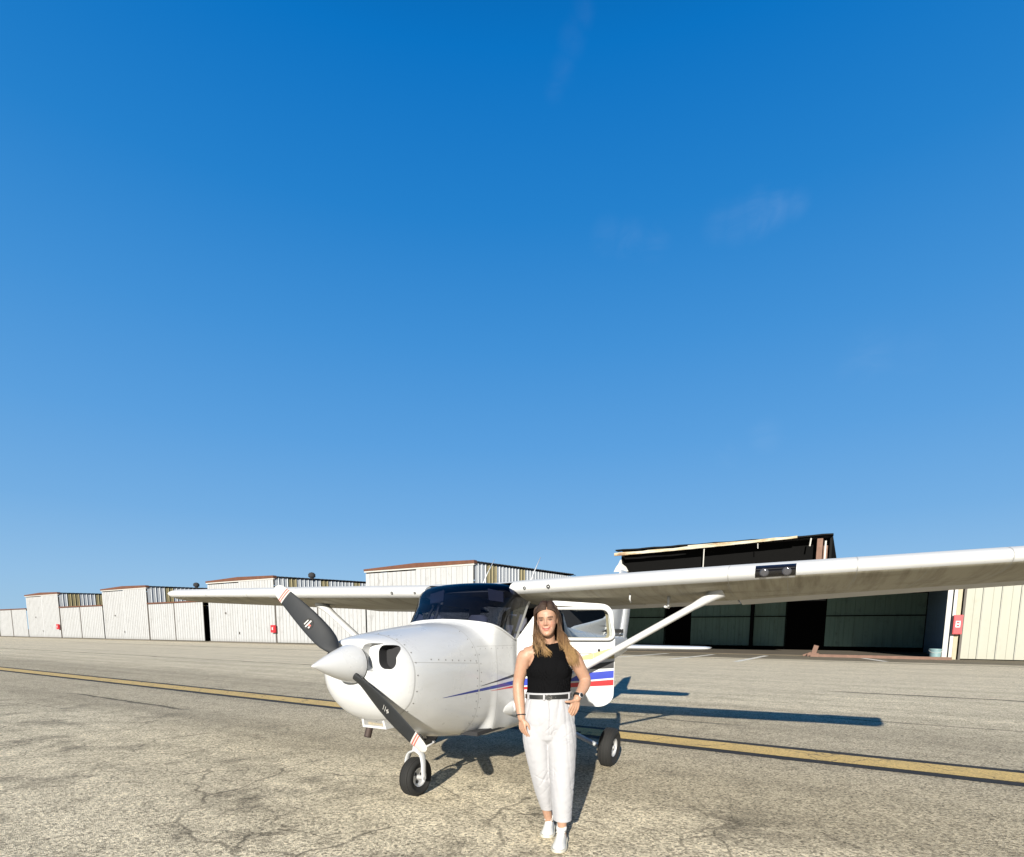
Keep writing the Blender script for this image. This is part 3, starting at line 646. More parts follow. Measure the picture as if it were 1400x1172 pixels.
# ---- spinner and propeller
HUB = 49.8
m = MB(); prof = [(-15.2, .05), (-15.0, .3), (-14, .72), (-12, 1.62), (-9, 2.92), (-6, 4.12), (-3, 5.15), (-1, 5.75), (0, 5.95), (.9, 6.0), (.9, 3.0)]
m.lathe([(d*IN, r*IN) for d, r in prof], P(-41.4, 0, HUB), (1, 0, 0), 48); 
m.obj('spinner', M_pl, PL, auto=40)
m = MB(); m.lathe([(0, 5.6*IN), (0, 5.75*IN), (.62*IN, 5.75*IN), (.62*IN, 2*IN)], P(-40.56, 0, HUB), (1, 0, 0), 40); m.obj('backplate_gap', M_rubber, PL)
PA = 0.895
prop = empty('propeller', P(-43.2, 0, HUB)); prop.parent = PL
for sg in (1, -1):
    # upper blade points to the right wing; blade local frame
    r_ = Vector((0, sg*math.sin(PA), sg*math.cos(PA)))       # local y is right
    tau = Vector((0, sg*math.cos(PA), -sg*math.sin(PA)))     # direction of motion
    secs = []; mats = []
    RR = [3.5, 5, 6.5, 8, 10, 13, 17, 21, 25, 29, 32.2, 32.3, 32.7, 32.75, 33.2, 33.5, 33.55, 34.0, 34.05, 36, 37, 37.6, 38.0]
    CH = {3.5: 2.6, 5: 3.0, 6.5: 4.0, 8: 5.2, 10: 6.3, 13: 6.9, 17: 7.0, 21: 6.8, 25: 6.3, 29: 5.6, 33: 4.9, 36: 4.0, 37: 3.2, 37.6: 2.3, 38: .9}
    TH = {3.5: 2.4, 5: 2.3, 6.5: 2.0, 8: 1.7, 13: 1.2, 21: .85, 29: .6, 38: .22}
    for r in RR:
        ch = pchip(sorted(CH), [CH[k] for k in sorted(CH)], r); th = pchip(sorted(TH), [TH[k] for k in sorted(TH)], r)
        be = math.atan2(54, 2*math.pi*max(r, 7.5)); cd = tau*math.cos(be)+Vector((-1, 0, 0))*math.sin(be); nn = r_.cross(cd).normalized()
        if nn.x > 0: nn = -nn
        ring = []
        for k in range(20):
            a = 2*math.pi*k/20; cx = math.cos(a); sy = math.sin(a)
            ring.append((r_*r+cd*(cx*ch*.5-.1*ch)+nn*(sy*th*.5*(1.25 if sy > 0 else .75)*(1-.25*cx)))*IN)
        secs.append(ring)
    m = MB(); n = 20
    for i in range(len(RR)-1):
        mid = (RR[i]+RR[i+1])/2; mi = 0 if mid < 32.25 else (2 if (32.75 < mid < 33.2 or 33.55 < mid < 34.0) else 1)
        m.loft([secs[i], secs[i+1]], mi, True, False)
    m.add(secs[0], [tuple(range(n))], 0); m.add(secs[-1], [tuple(range(n))], 1)
    # round maker's badge and small data lettering on the front face
    be = math.atan2(54, 2*math.pi*(19 if sg > 0 else 20)); cd = tau*math.cos(be)+Vector((-1, 0, 0))*math.sin(be); nn = r_.cross(cd).normalized()
    if nn.x > 0: nn = -nn
    bc = (r_*(19 if sg > 0 else 20)+nn*.66)*IN
    def quad(u0, u1, w0, w1, mi, h=.02): m.add([bc+(r_*u+cd*w+nn*h)*IN for u, w in ((u0, w0), (u1, w0), (u1, w1), (u0, w1))], [(0, 1, 2, 3)], mi)
    if sg > 0:
        m.add([bc+(r_*math.cos(k*math.pi/12)*1.9+cd*math.sin(k*math.pi/12)*1.9)*IN for k in range(24)], [tuple(range(24))], 3)
        quad(-.25, .25, -1.4, 1.3, 1); quad(.75, 1.15, -.9, 1.0, 1); quad(-1.2, -.35, -.3, .3, 4); quad(-1.3, -.8, .3, .9, 1)
    else:
        quad(-.1, .1, -1.1, 1.1, 1); quad(.5, 1.6, -.35, .35, 1); quad(.9, 1.2, -1.0, 1.0, 1); quad(-.9, -.7, -1.1, 1.1, 1)
    m.obj('blade', [M_prop, M_tip, M_tipr, M_rubber, M_tipr], prop, auto=45, merge=1e-5)

# ---- fuselage shell
xs = [0+i*1.0 for i in range(0, 8)]+[8+i*1.0 for i in range(0, 60)]+[68+2*i for i in range(0, 23)]+[116+4*i for i in range(0, 39)]
m = MB(); m.loft(loft_fus(xs), 0, True, True)
bm = bmesh.new(); vs_ = [bm.verts.new(p) for p in m.v]
for q in m.f: bm.faces.new([vs_[i] for i in q])
bmesh.ops.recalc_face_normals(bm, faces=bm.faces[:])
def cutp(pt, nr):      # plane through an inch point with an inch-space normal
    nv = Vector((nr[0], -nr[1], nr[2])).normalized()
    bmesh.ops.bisect_plane(bm, geom=bm.verts[:]+bm.edges[:]+bm.faces[:], plane_co=P(*pt), plane_no=nv, dist=1e-6)
POSTA = lambda z: 27.0+max(0, z-56.5)*.72          # door front post line (forward edge)
cutp((8.4, 0, 64.2), (.40, 0, 1))                 # windshield base
cutp((27.0, 0, 56.5), (1, 0, -.72)); cutp((29.0, 0, 56.5), (1, 0, -.72))
cutp((29.0, 0, 56), (1, 0, 0)); cutp((65.5, 0, 40), (1, 0, -.06))
for z in (32.0, 74.0, 57.5, 73.0): cutp((0, 0, z), (0, 0, 1))
for x in (70.0, 88.0): cutp((x, 0, 60), (1, 0, -.15))
cutp((70, 0, 59.5), (0, 0, 1)); cutp((70, 0, 71.5), (-.12, 0, 1))
bmesh.ops.recalc_face_normals(bm, faces=bm.faces[:])
shell, ws, rw, rwin = [], [], [], []
for fc in bm.faces:
    c = fc.calc_center_median()/IN; x, y, z = c.x, -c.y, c.z
    post1 = 27+max(-9, z-56.5)*.72 if z > 56.5 else 27; post2 = 29+(z-56.5)*.72 if z > 56.5 else 29
    k = 's'
    if .40*(x-8.4)+(z-64.2) > 0 and x < post1 and (z < 79.6 or x < 27.0) and x > 6: k = 'w'
    elif y > 5 and post2 < x and (x-65.5)-.06*(z-40) < 0 and 32 < z < 74: k = 'd'          # open door hole
    elif y < -5 and post2 < x < 62 and 57.5 < z < 73: k = 'r'                                # right door window
    elif abs(y) > 5 and (x-70)-.15*(z-60) > 0 and (x-88)-.15*(z-60) < 0 and z > 59.5 and (z-71.5)-.12*(x-70) < 0: k = 'b'
    {'s': shell, 'w': ws, 'd': [], 'r': rw, 'b': rwin}[k].append(fc)
def sub_mesh(name, faces, mats, parent, shift=0.0, auto=35):
    b2 = bmesh.new(); mp_ = {}
    for fc in faces:
        for v in fc.verts:
            if v not in mp_: mp_[v] = b2.verts.new(v.co+v.normal*shift*IN)
        b2.faces.new([mp_[v] for v in fc.verts])
    return link_bm(name, b2, mats, parent, True, False, auto)
bm.normal_update()
fus = sub_mesh('fuselage', shell, [M_pl, M_line, M_fast, M_navy, M_stripe_r, M_stripe_b, M_stripe_k], PL)
wsh = sub_mesh('windshield', ws, [M_glass], PL, 0.0)
sub_mesh('right_door_glass', rw, [M_glass2], PL, 0.0); sub_mesh('rear_side_glass', rwin, [M_glass2], PL, 0.0)
bm.free()
def add_to(o, m):       # add decal faces to an existing part
    b = bmesh.new(); b.from_mesh(o.data); vv = [b.verts.new(p) for p in m.v]
    for q, mi in zip(m.f, m.m):
        try: f_ = b.faces.new([vv[i] for i in q]); f_.material_index = mi; f_.smooth = True
        except ValueError: pass
    b.to_mesh(o.data); b.free()
m = MB()
band(m, .6, 28.7, lambda x: 38.05+.8*(x+20.2)/48, lambda x: 38.12+2.5*((x+20.2)/48)**.9, 3, .07)
band(m, 1.2, 28.7, lambda x: 40.1+2.0*x/28, lambda x: 40.14+3.2*x/28, 6, .07)
band(m, 8, 28.7, lambda x: 37.9-.3*(x-8)/20, lambda x: 37.95+.55*(x-8)/20, 4, .07)
band(m, 65.9, 112, lambda x: 42.5+.02*(x-66), lambda x: 45.2+.02*(x-66), 5, .07); band(m, 65.9, 112, lambda x: 39.2, lambda x: 41.4, 4, .07)
seam_ring(m, .35, 1, .2, .03); seam_line(m, 2, 27, 54.5, 1, .12); seam_line(m, 12.5, 12.7, 23, 1, .14)
band(m, 12.6, 12.76, lambda x: 24.0, lambda x: 54.4, 1, .03, 2, 16)
for k in range(9): side_fast(m, 1.6, 26+3.2*k, .22)
for k in range(7): side_fast(m, 3.5+3.4*k, 53.6, .18)
add_to(fus, m)
# white deck strip round the windshield base and dark rubber seal
def ws_base(u):        # u -1..1 from left to right, on the skin along the base plane
    return None
m = MB(); lo = []; base = []
for fc in ws: pass
m = MB()
def base_pts(off, up_):
    pts = []
    for i in range(61):
        a = -1+2*i/60; best = None
        # walk stations: the base plane meets the section at this station
        x = 8.4+18.4*(abs(a)**1.6)
        r = section(x); zc = 64.2-.40*(x-8.4)+up_
        n = len(r)//2; y = 0
        for j in range(n-1, 3, -1):
            (y0, z0), (y1, z1) = r[j], r[j+1]
            if z0 <= zc <= z1: y = y0+(y1-y0)*(zc-z0)/max(1e-6, z1-z0); break
        pts.append(P(x, math.copysign(y+off, -a) if abs(a) > 1e-6 else 0, zc))
    return pts
b0 = base_pts(.1, .0); pts = [p for p in b0]
m.tube(pts, [.42*IN]*len(pts), 8); m.obj('windshield_molding', M_pl, PL, smooth=True)
# ---- cabin inside
m = MB(); m.box(2*IN, 95*IN, -19.5*IN, 19.5*IN, 21.5*IN, 23*IN); m.box(95*IN, 96*IN, -14*IN, 14*IN, 23*IN, 72*IN); m.box(3*IN, 4*IN, -15*IN, 15*IN, 24*IN, 55*IN); m.obj('cabin_floor', M_int, PL)
m = MB(); m.loft([[P(x, y, z) for y, z in ((-19.5+a, 44), (-18.5+a, 58), (-13+a, 62.2), (0, 63.2), (13-a, 62.2), (18.5-a, 58), (19.5-a, 44))] for x, a in ((11.5, 1.2), (16, .6), (21, .2), (23, .4))]); m.obj('instrument_panel', M_int, PL, auto=40)
def seat(x, y, n=1):
    r = MB(); r.loft([[P(x+a, y+b*w, z) for b, z in ((-1, 30), (-1, 35+q), (1, 35+q), (1, 30))] for a, w, q in ((-8, 7, 0), (-6, 8.2, 1), (6, 8.2, .5), (9, 7.5, 0))])
    r.loft([[P(xx, y+b*w, zz) for b, xx, zz in ((-1, x+7+(z-34)*.22, z), (1, x+7+(z-34)*.22, z), (1, x+11+(z-34)*.22, z), (-1, x+11+(z-34)*.22, z))] for z, w in ((33, 8), (46, 8.6), (56, 8), (59, 6.5))])
    s_ = r.obj('seat', M_seat, PL, auto=50)
    h = MB(); h.loft([[P(x+14+2*math.sin(R(k*30)), y+5.2*math.cos(R(k*30))*w, zz) for k in range(12)] for zz, w in ((60, .75), (61, 1), (66, 1), (67.4, .7))]); h.obj('headrest', M_seat, s_, auto=50)
seat(38, 10); seat(38, -10); 
m = MB(); m.box(72*IN, 77*IN, -17*IN, 17*IN, 34*IN, 60*IN); m.obj('rear_bench_back', M_seat, PL)
# sun visors and overhead, yoke
for sg in (1, -1):
    m = MB(); m.loft([[P(27.5+dx, sg*y, z) for y, z in ((10.5, 77.0), (17.5, 75.4), (17.6, 71.4), (11.0, 72.4))] for dx in (-2.2, -1.6)]); m.obj('sun_visor', M_visor, PL)
    m = MB(); m.tube([P(25-2.5*0, sg*10+5*math.cos(R(a)), 52+4.5*math.sin(R(a))) for a in range(-200, 21, 20)], .5*IN, 8); m.obj('control_yoke', M_int, PL, smooth=True)
for sg in (1, -1): m = MB(); m.tube([P(27.6, sg*20.2, 57.5), P(33, sg*20.3, 66), P(38.6, sg*19.8, 73.6)], .6*IN, 8); m.obj('door_post_trim', M_beige, PL)
m = MB(); m.loft([[P(x, y, z) for y, z in ((-17, 76), (17, 76), (17, 77), (-17, 77))] for x in (30, 70)]); m.obj('headliner', M_beige, PL)
# beige vent panel behind the windshield's side, door sill trim
m = MB(); m.loft([[side_pt(29.5+a, z, -1.2) for z in (33, 45, 56.5)]+[side_pt(29.5+a, z, -1.6) for z in (56.5, 45, 33)] for a in (0, 2.0)]); m.obj('door_jamb', M_rubber, PL)

# ---- antennas on the cabin roof
for y, x, lx in ((11, 62, 13), (-13, 60, 13)):
    m = MB(); m.tube([P(x, y, 80), P(x+lx*.45, y, 87.5), P(x+lx, y, 95)], [.32*IN, .24*IN, .14*IN], 8); m.lathe([(0, 1.6*IN), (.5*IN, 1.2*IN), (1.2*IN, .5*IN)], P(x, y, 80.2), (0, 0, 1), 12); m.obj('whip_antenna', M_pl, PL, smooth=True)

# ---- wings
def naca(c, t=.135, mm=.02, pp=.4, n=22):
    xs_ = [.5*(1-math.cos(math.pi*i/n)) for i in range(n+1)]
    def yt(x): return 5*t*(.2969*math.sqrt(x)-.126*x-.3516*x*x+.2843*x**3-.1036*x**4)
    def yc(x): return mm/pp**2*(2*pp*x-x*x) if x < pp else mm/(1-pp)**2*((1-2*pp)+2*pp*x-x*x)
    return [(x, yc(x)+yt(x)) for x in reversed(xs_)]+[(x, yc(x)-yt(x)) for x in xs_[1:]]
LX = 20.0     # span added to the left wing to carry its tip shadow farther out
def wing_sec(y, sg, c0=0.0, c1=1.0, n=26, defl=0.0):
    ay = abs(y); ay = ay if sg < 0 or ay <= 200.1 else ay-LX; zx = abs(y); chord = 64 if ay < 100 else 64-12*(ay-100)/108
    le = 25 if ay < 100 else 25+5.0*(ay-100)/108
    z0 = (76.9+.0275*(ay-24)) if sg > 0 else (76.5+.0225*(ay-24)); inc = R(5.6-1.8*max(0, ay-100)/108)
    if ay > 208:       # rounded tip
        k = (ay-208)/9.0; q = math.sqrt(max(0.0, 1-k*k)); le += 10*(1-q); chord = chord-6*(1-q)-9*(1-q); 
    else: q = 1.0
    out_ = []
    af = naca(1, .135)
    top = sorted([(x, z) for x, z in af[:len(af)//2+1]]); bot = sorted([(x, z) for x, z in af[len(af)//2:]])
    def it(tab, x):
        for (a, b), (c, d) in zip(tab, tab[1:]):
            if a <= x <= c: return b+(d-b)*(x-a)/max(1e-9, c-a)
        return tab[-1][1]
    U = [c0+(c1-c0)*(.5*(1-math.cos(math.pi*i/n))) for i in range(n+1)]
    loop = [(u, it(top, u)) for u in reversed(U)]+[(u, it(bot, u)) for u in U]
    for u, z in loop:
        xx = u*chord; zz = z*chord*max(q, .16)
        if ay > 208: zz += 1.6*((ay-208)/9)*.6
        X_ = le+xx*math.cos(inc)+zz*math.sin(inc); Z_ = z0-xx*math.sin(inc)+zz*math.cos(inc)
        if defl: 
            hx = le+c0*chord; dz = -(X_-hx)*math.sin(defl); X_ = hx+(X_-hx)*math.cos(defl); Z_ += dz
        out_.append(P(X_, sg*zx, Z_))
    return out_
def tip_ys(): return [208, 210, 212, 214, 215.4, 216.4, 216.9]
for sg in (1, -1):
    w = empty('wing', (0, 0, 0)); w.parent = PL
    m = MB(); tips_ = [q+(LX if sg > 0 else 0) for q in tip_ys()]; ys = [20.5, 24, 30, 45, 60, 75, 90, 100, 120, 140, 160, 180, 200]
    lo_ = []
    # main box up to the hinge line, full chord at root and tip
    m.loft([wing_sec(y, sg, 0, .735) for y in ys if y <= 200], 0)
    m.loft([wing_sec(y, sg, 0, 1) for y in [200.05]+tips_], 0)
    def chordline(m_, u, y0, y1, w_, mi, low=True):
        secs_ = []
        for i in range(41):
            y = y0+(y1-y0)*i/40; s1 = wing_sec(y, sg, 0, .735, 40); half = s1[41:] if low else s1[:41][::-1]
            k = min(range(41), key=lambda q: abs(q/40-u)); a = half[k]; d = (half[min(40, k+1)]-half[k-1]).normalized(); up_ = Vector((0, 0, -1 if low else 1))*.0012
            secs_.append([a+up_-d*w_*IN*.5, a+up_+d*w_*IN*.5])
        m_.loft(secs_, mi, False, False)
    for u in (.40, .62, .80): chordline(m, u, 26, 199, .16, 1)
    def ribline(m_, y, w_, mi, u0=2, u1=40):
        s1 = wing_sec(y-w_/2, sg, 0, .735, 40)[41:]; s2 = wing_sec(y+w_/2, sg, 0, .735, 40)[41:]; dn = Vector((0, 0, -.0012))
        m_.loft([[a+dn, b+dn] for a, b in zip(s1[u0:u1], s2[u0:u1])], mi, False, False)
    for y in (39, 54, 69, 84, 100, 118, 136, 154, 172, 190): ribline(m, y, .16, 1, 8)
    for y in (100.5, 136.5, 172.5): # wrap-round skin laps on the leading edge
        s1 = wing_sec(y-.12, sg, 0, .735, 40); s2 = wing_sec(y+.12, sg, 0, .735, 40); ctr = sum(s1, Vector())/len(s1)
        g = [[a+(a-ctr).normalized()*.001, b+(b-ctr).normalized()*.001] for a, b in zip(s1[26:56], s2[26:56])]; m.loft(g, 1, False, False)
    for y in (44, 47.5, 58) if sg > 0 else (30, 34):   # vents and sensor holes in the leading edge
        pass
    wp = m.obj('wing_panel', [M_plw, M_line, M_grimeshade], w, auto=40)
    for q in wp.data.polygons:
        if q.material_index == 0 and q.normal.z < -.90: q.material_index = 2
    def corrug(m_, ys_, c0, defl):
        secs_ = [wing_sec(y, sg, c0, 1, 10, defl) for y in ys_]
        for i, s in enumerate(secs_):
            if i % 2:
                for k in range(2, 9): s[k] = s[k]+Vector((0, 0, .0035)); 
                for k in range(13, 20): s[k] = s[k]-Vector((0, 0, .0035))
        m_.loft(secs_, 0)
    m = MB(); corrug(m, [24.3+75.2*i/40 for i in range(41)], .742, R(2)); m.obj('flap', [M_plw, M_line], w, auto=30)
    m = MB(); corrug(m, [100.2+99.4*i/52 for i in range(53)], .745, R(3.5) if sg > 0 else R(-2)); m.obj('aileron', [M_plw, M_line], w, auto=30)
    for y in (26, 62, 97):
      m = MB(); m.loft([[P(x, sg*(y+b), z) for b, z in ((-.5, z1), (.5, z1), (.5, z1-h), (-.5, z1-h))] for x, z1, h in ((66, 73.6+.026*(y-24), .3), (72, 73.6+.026*(y-24), 3.2), (77, 73.9+.026*(y-24), .8))])
      m.obj('flap_track', M_plw, w)
    if sg > 0:
        # landing light bay in the leading edge
        ring = wing_sec(108.6, 1, 0, .735, 60); ring2 = wing_sec(120.2, 1, 0, .735, 60)
        def slab(y, off): 
            s1 = wing_sec(y, 1, 0, .735, 60); ctr = sum(s1[50:72], Vector())/22; q = s1[52:69]
            return [a+Vector((-off, 0, 0)) for a in q]
        ll = MB(); g = [slab(108.6+11.6*i/8, .0022) for i in range(9)]; n_ = len(g[0]); ll.loft(g, 0, False, False); lg = ll.obj('landing_light', simple('landing_light_lens', (.006, .006, .007), .06, coat=.6), w, smooth=True)
        for yy in (111.2, 117.6):
            b = MB(); c = wing_sec(yy, 1, 0, .735, 60)[60]+Vector((-.0045, 0, -.012)); b.lathe([(0, .012), (.003, .034), (.006, .036), (.0075, .02)], c+Vector((.0085, 0, 0)), (-1, 0, -.25), 16); b.obj('lamp', M_lampglass, lg, smooth=True)
        b = MB(); c1 = [wing_sec(yy, 1, 0, .735, 60)[60]+Vector((-.0035, 0, .014)) for yy in (108.8, 114.4, 120)]; b.tube(c1, .0035, 6); b.obj('trim_strip', M_int, lg)
        # pitot tube and tie-down ring, fuel vent below
        b = MB(); q = wing_sec(78, 1, 0, .735, 40)[41+18]; b.tube([q+Vector((0, 0, .01)), q+Vector((-.005, 0, -.10))], [.016, .010], 8); b.tube([q+Vector((.02, 0, -.105)), q+Vector((-.16, 0, -.105))], .011, 8); b.obj('pitot_tube', M_pl, w, smooth=True)
        b = MB(); q = wing_sec(66, 1, 0, .735, 40)[41+12]; b.tube([q+Vector((0, 0, .01)), q+Vector((-.01, 0, -.05)), q+Vector((.03, 0, -.08))], .008, 8); b.obj('fuel_vent', M_pl, w, smooth=True)
        b = MB(); q = wing_sec(92, 1, 0, .735, 40)[41+20]; b.tube([q+Vector((.02*math.cos(a), 0, -.02+.025*math.sin(a))) for a in [2*math.pi*k/12 for k in range(13)]], .004, 6); b.obj('tie_down_ring', M_alu, w, smooth=True)
    # leading edge inlets: cabin vent and stall warning holes
    for yy, rr in (((27, .55), (37, .7)) if sg > 0 else ((25.5, .5), (38, .6))):
        s1 = wing_sec(yy, sg, 0, .735, 60); c = s1[63]; b = MB(); b.lathe([(-.012, rr*IN*1.0), (.004, rr*IN*1.1), (.004, rr*IN*.5), (-.01, rr*IN*.4)], c, (-1, 0, -.3), 14); b.obj('air_inlet', M_rubber, w, smooth=True)
    # strut: streamlined, flared at both ends
    a = P(27.0, sg*21.5, 29.5); b = wing_sec(97, sg, 0, .735, 40)[41+20]+Vector((0, 0, .02)); b = Vector((P(41, 0, 0).x, b.y, b.z))
    ax = (b-a).normalized(); cdir = Vector((1, 0, 0)); cdir = (cdir-ax*cdir.dot(ax)).normalized(); nd = ax.cross(cdir); secs = []
    for u, ch, th in ((0, 6.6, 4.4), (.03, 5.6, 3.2), (.07, 5.0, 2.5), (.5, 5.0, 2.45), (.88, 5.0, 2.45), (.90, 5.3, 2.8), (.93, 5.8, 3.1), (.97, 7.0, 3.8), (1.0, 8.2, 4.8)):
        c = a.lerp(b, u); secs.append([c+(cdir*(math.cos(R(k*18))*ch*.5-(.12*ch if math.cos(R(k*18)) > 0 else 0)*0)+nd*math.sin(R(k*18))*th*.5*(1-.35*math.cos(R(k*18))))*IN for k in range(20)])
    m = MB(); m.loft(secs); m.obj('wing_strut', M_pl, PL, auto=50)
    m = MB(); m.loft([[P(22+dx, sg*21+sg*q, z) for q, z in ((-1, 26+k), (1.6*s1_, 26.5+k), (2.4*s1_, 29.5), (1.6*s1_, 32.5-k), (-1, 33-k))] for dx, s1_, k in ((-3, .25, 2), (1, .9, .6), (5, 1, 0), (10, .8, .6), (14, .25, 2.2))]); m.obj('strut_fairing', M_pl, PL, auto=60)
# wing root fillet over the cabin
m = MB(); secs = []
for y in (-20.6, -14, -7, 0, 7, 14, 20.6):
    s = wing_sec(24, 1, 0.05, .9, 26); dz_ = .35+.5*(1-(abs(y)/20.6)**2); secs.append([Vector((p.x, -y*IN, p.z+.004-dz_*IN)) for p in s[:27]])
m.loft(secs, 0, False, False); m.obj('cabin_roof', M_plw, PL, smooth=True)

# ---- tail
def slab_wing(m, secs_def, vertical, n=14, mi=0):
    """secs_def: (span, x_le, x_te, thickness, base) symmetric sections"""
    secs = []
    for sp, xl, xt, th, off in secs_def:
        ring = []
        for k in range(2*n):
            a = 2*math.pi*k/(2*n); u = .5*(1-math.cos(a)); t_ = th*.5*2.6*(math.sqrt(max(u, 0))*(1-u))*(1 if a < math.pi else -1)+(.12 if a < math.pi else -.12)
            x = xl+(xt-xl)*u; ring.append(P(x, t_+off, sp) if vertical else P(x, sp, off+t_))
        secs.append(ring)
    m.loft(secs, mi)
m = MB(); slab_wing(m, ((56, 205, 246, 4.2, 0), (62, 211, 250, 4.2, 0), (70, 216, 254, 4.0, 0), (85, 228, 260, 3.6, 0), (100, 240, 266, 3.0, 0), (105, 244, 268, 2.4, 0), (107, 248, 266, .8, 0)), True)
slab_wing(m, ((56, 118, 214, .9, 0), (60.5, 136, 216, 1.6, 0), (63.5, 150, 217, 1.8, 0), (66.5, 180, 219, 1.7, 0), (69.5, 207, 221, 1.4, 0), (72.5, 215.5, 224, 1.0, 0), (76, 220, 227, .5, 0)), True)
for k, (x0, x1, z0, z1, mi) in enumerate(((196, 250, 59.2, 62.2, 1), (190, 224, 63.2, 64.4, 1), (210, 249, 56.8, 57.9, 1))):
    for s in (1, -1): m.add([P(x0, s*2.35, z0+.9), P(x1, s*2.5, z0), P(x1, s*2.5, z1), P(x0+16, s*2.45, z1)], [(0, 1, 2, 3)], mi)
for k, (x0, w_, h_, mi) in enumerate(((236, 2.4, 5.5, 2), (239.4, 1.6, 4.5, 3), (241.8, 2.6, 5.0, 2), (245.2, 1.4, 5.2, 3), (247.4, 2.2, 3.8, 2))):
    for s in (1, -1): m.add([P(x0+7, s*2.35, 84), P(x0+w_+7, s*2.35, 84), P(x0+w_+8.6, s*2.2, 84+h_), P(x0+9, s*2.2, 84+h_)], [(0, 1, 2, 3)], mi)
m.obj('tail_fin', [M_pl, M_stripe_k, M_stripe_r, M_fast], PL, auto=50)
m = MB(); slab_wing(m, ((46, 252, 266, 2.6, 0), (56, 249, 268, 3.0, 0), (70, 255, 274, 2.8, 0), (88, 262.5, 279, 2.2, 0), (100, 267.5, 282, 1.6, 0), (106, 270, 283, .8, 0)), True); m.obj('rudder', M_pl, PL, auto=50)
for sg in (1, -1):
    m = MB(); slab_wing(m, ((sg*2, 222, 250, 3.6, 49), (sg*20, 224.5, 250, 3.2, 49), (sg*45, 229, 250, 2.8, 49), (sg*62, 232, 250, 2.4, 49), (sg*66.5, 235, 249, 1.6, 49), (sg*68, 239, 247, .6, 49)), False); t_ = m.obj('stabilizer', M_pl, PL, auto=50)
    m = MB(); slab_wing(m, ((sg*4, 250.6, 268, 2.4, 49), (sg*45, 250.6, 266, 2.0, 49), (sg*63, 250.6, 263, 1.6, 49), (sg*66.5, 250.6, 260, .8, 49)), False); m.obj('elevator', M_pl, PL, auto=50)

# ---- wheels
def wheel(name, c, axis, Rr, W, rim, parent):
    w = empty(name, c); w.parent = parent; ax = Vector(axis).normalized()
    m = MB(); pr = []
    for k in range(29):       # tyre section with grooves in the tread
        a = math.pi*(-.5+1.0*k/28)*1.35; d = math.sin(a); q = Rr-.0+(-1+math.cos(a*.98))*W*.34*1.0
        pr.append((max(-1, min(1, d))*W*.5 if abs(a) < math.pi/2 else math.copysign(W*.5*(1-.35*(abs(a)-math.pi/2)), a), max(rim*1.02, q)))
    pr2 = []
    for d, q in pr:
        pr2.append((d*IN, q*IN))
    for gx in (-.24, 0, .24): pass
    m.lathe([(-W*.36*IN, rim*.98*IN)]+pr2+[(W*.36*IN, rim*.98*IN)], (0, 0, 0), ax, 56, 0, False)
    for gx in (-.30, -.10, .10, .30): m.lathe([((gx*W-.09)*IN, (Rr-.5)*IN), ((gx*W-.09)*IN, (Rr+.035-.45*gx*gx*W*.55)*IN), ((gx*W+.09)*IN, (Rr+.035-.45*gx*gx*W*.55)*IN), ((gx*W+.09)*IN, (Rr-.5)*IN)], (0, 0, 0), ax, 56, 1, False)
    m.obj('tyre', [M_tyre, simple('dusty_groove', (.016, .015, .014), .9)], w, auto=35)
    m = MB()
    for s in (1, -1):
        m.lathe([(s*W*.14*IN, .4*IN), (s*W*.16*IN, rim*.55*IN), (s*W*.22*IN, rim*.86*IN), (s*W*.34*IN, rim*.93*IN), (s*W*.38*IN, rim*1.03*IN), (s*W*.33*IN, rim*1.04*IN), (s*W*.1*IN, rim*.97*IN)], (0, 0, 0), ax, 40)
        m.lathe([(s*W*.1*IN, .95*IN), (s*W*.34*IN, .9*IN), (s*W*.37*IN, .55*IN), (s*W*.37*IN, .02)], (0, 0, 0), ax, 20)
    m.obj('rim', M_alu, w, auto=35)
    m = MB(); a1 = ax.orthogonal().normalized(); b1 = ax.cross(a1)
    for s in (1, -1):
        for k in range(3):
            a = k*2.094+.5; ctr = (a1*math.cos(a)+b1*math.sin(a))*rim*.56*IN+ax*s*W*.172*IN
            m.lathe([(0, rim*.21*IN), (s*.12*IN, rim*.21*IN), (s*.14*IN, .003)], ctr, ax, 14)
    m.obj('rim_hole', M_rubber, w)
    return w
NG = empty('nose_gear', P(-11, 1, 7.1)); NG.parent = PL
wh = wheel('wheel', (0, 0, 0), (.06, 1, 0), 7.1, 5.2, 3.4, NG)
def Q(x, y, z): return P(x+11, y-1, z-7.1)+Vector((0, 0, 0))
m = MB()
for s in (1, -1):     # fork legs curving over the tyre
    pts = catmull([Q(-11, 1+s*3.6, 6.4), Q(-11.3, 1+s*3.75, 9.5), Q(-11.2, 1+s*3.6, 13), Q(-10.8, 1+s*2.6, 15.6), Q(-10.2, 1, 16.8)], 5)
    n = len(pts); secs = []
    for i, p in enumerate(pts):
        u = i/(n-1); t = (pts[min(n-1, i+1)]-pts[max(0, i-1)]).normalized(); fx = Vector((1, 0, 0)); fx = (fx-t*fx.dot(t)).normalized(); b_ = t.cross(fx)
        wd_ = (1.05+.75*u)*IN; th_ = .55*IN; secs.append([p+fx*wd_*math.cos(R(k*30))+b_*th_*math.sin(R(k*30)) for k in range(12)])
    m.loft(secs)
m.obj('fork', M_pl, NG, auto=50)
m = MB(); m.lathe([(0, 1.7*IN), (3*IN, 1.6*IN), (3.2*IN, 1.15*IN), (8*IN, 1.15*IN)], Q(-10.3, 1, 16.2), (P(-7.2, 1, 27)-P(-10.3, 1, 16.2)).normalized(), 18); m.obj('oleo_strut', M_pl, NG, auto=40)
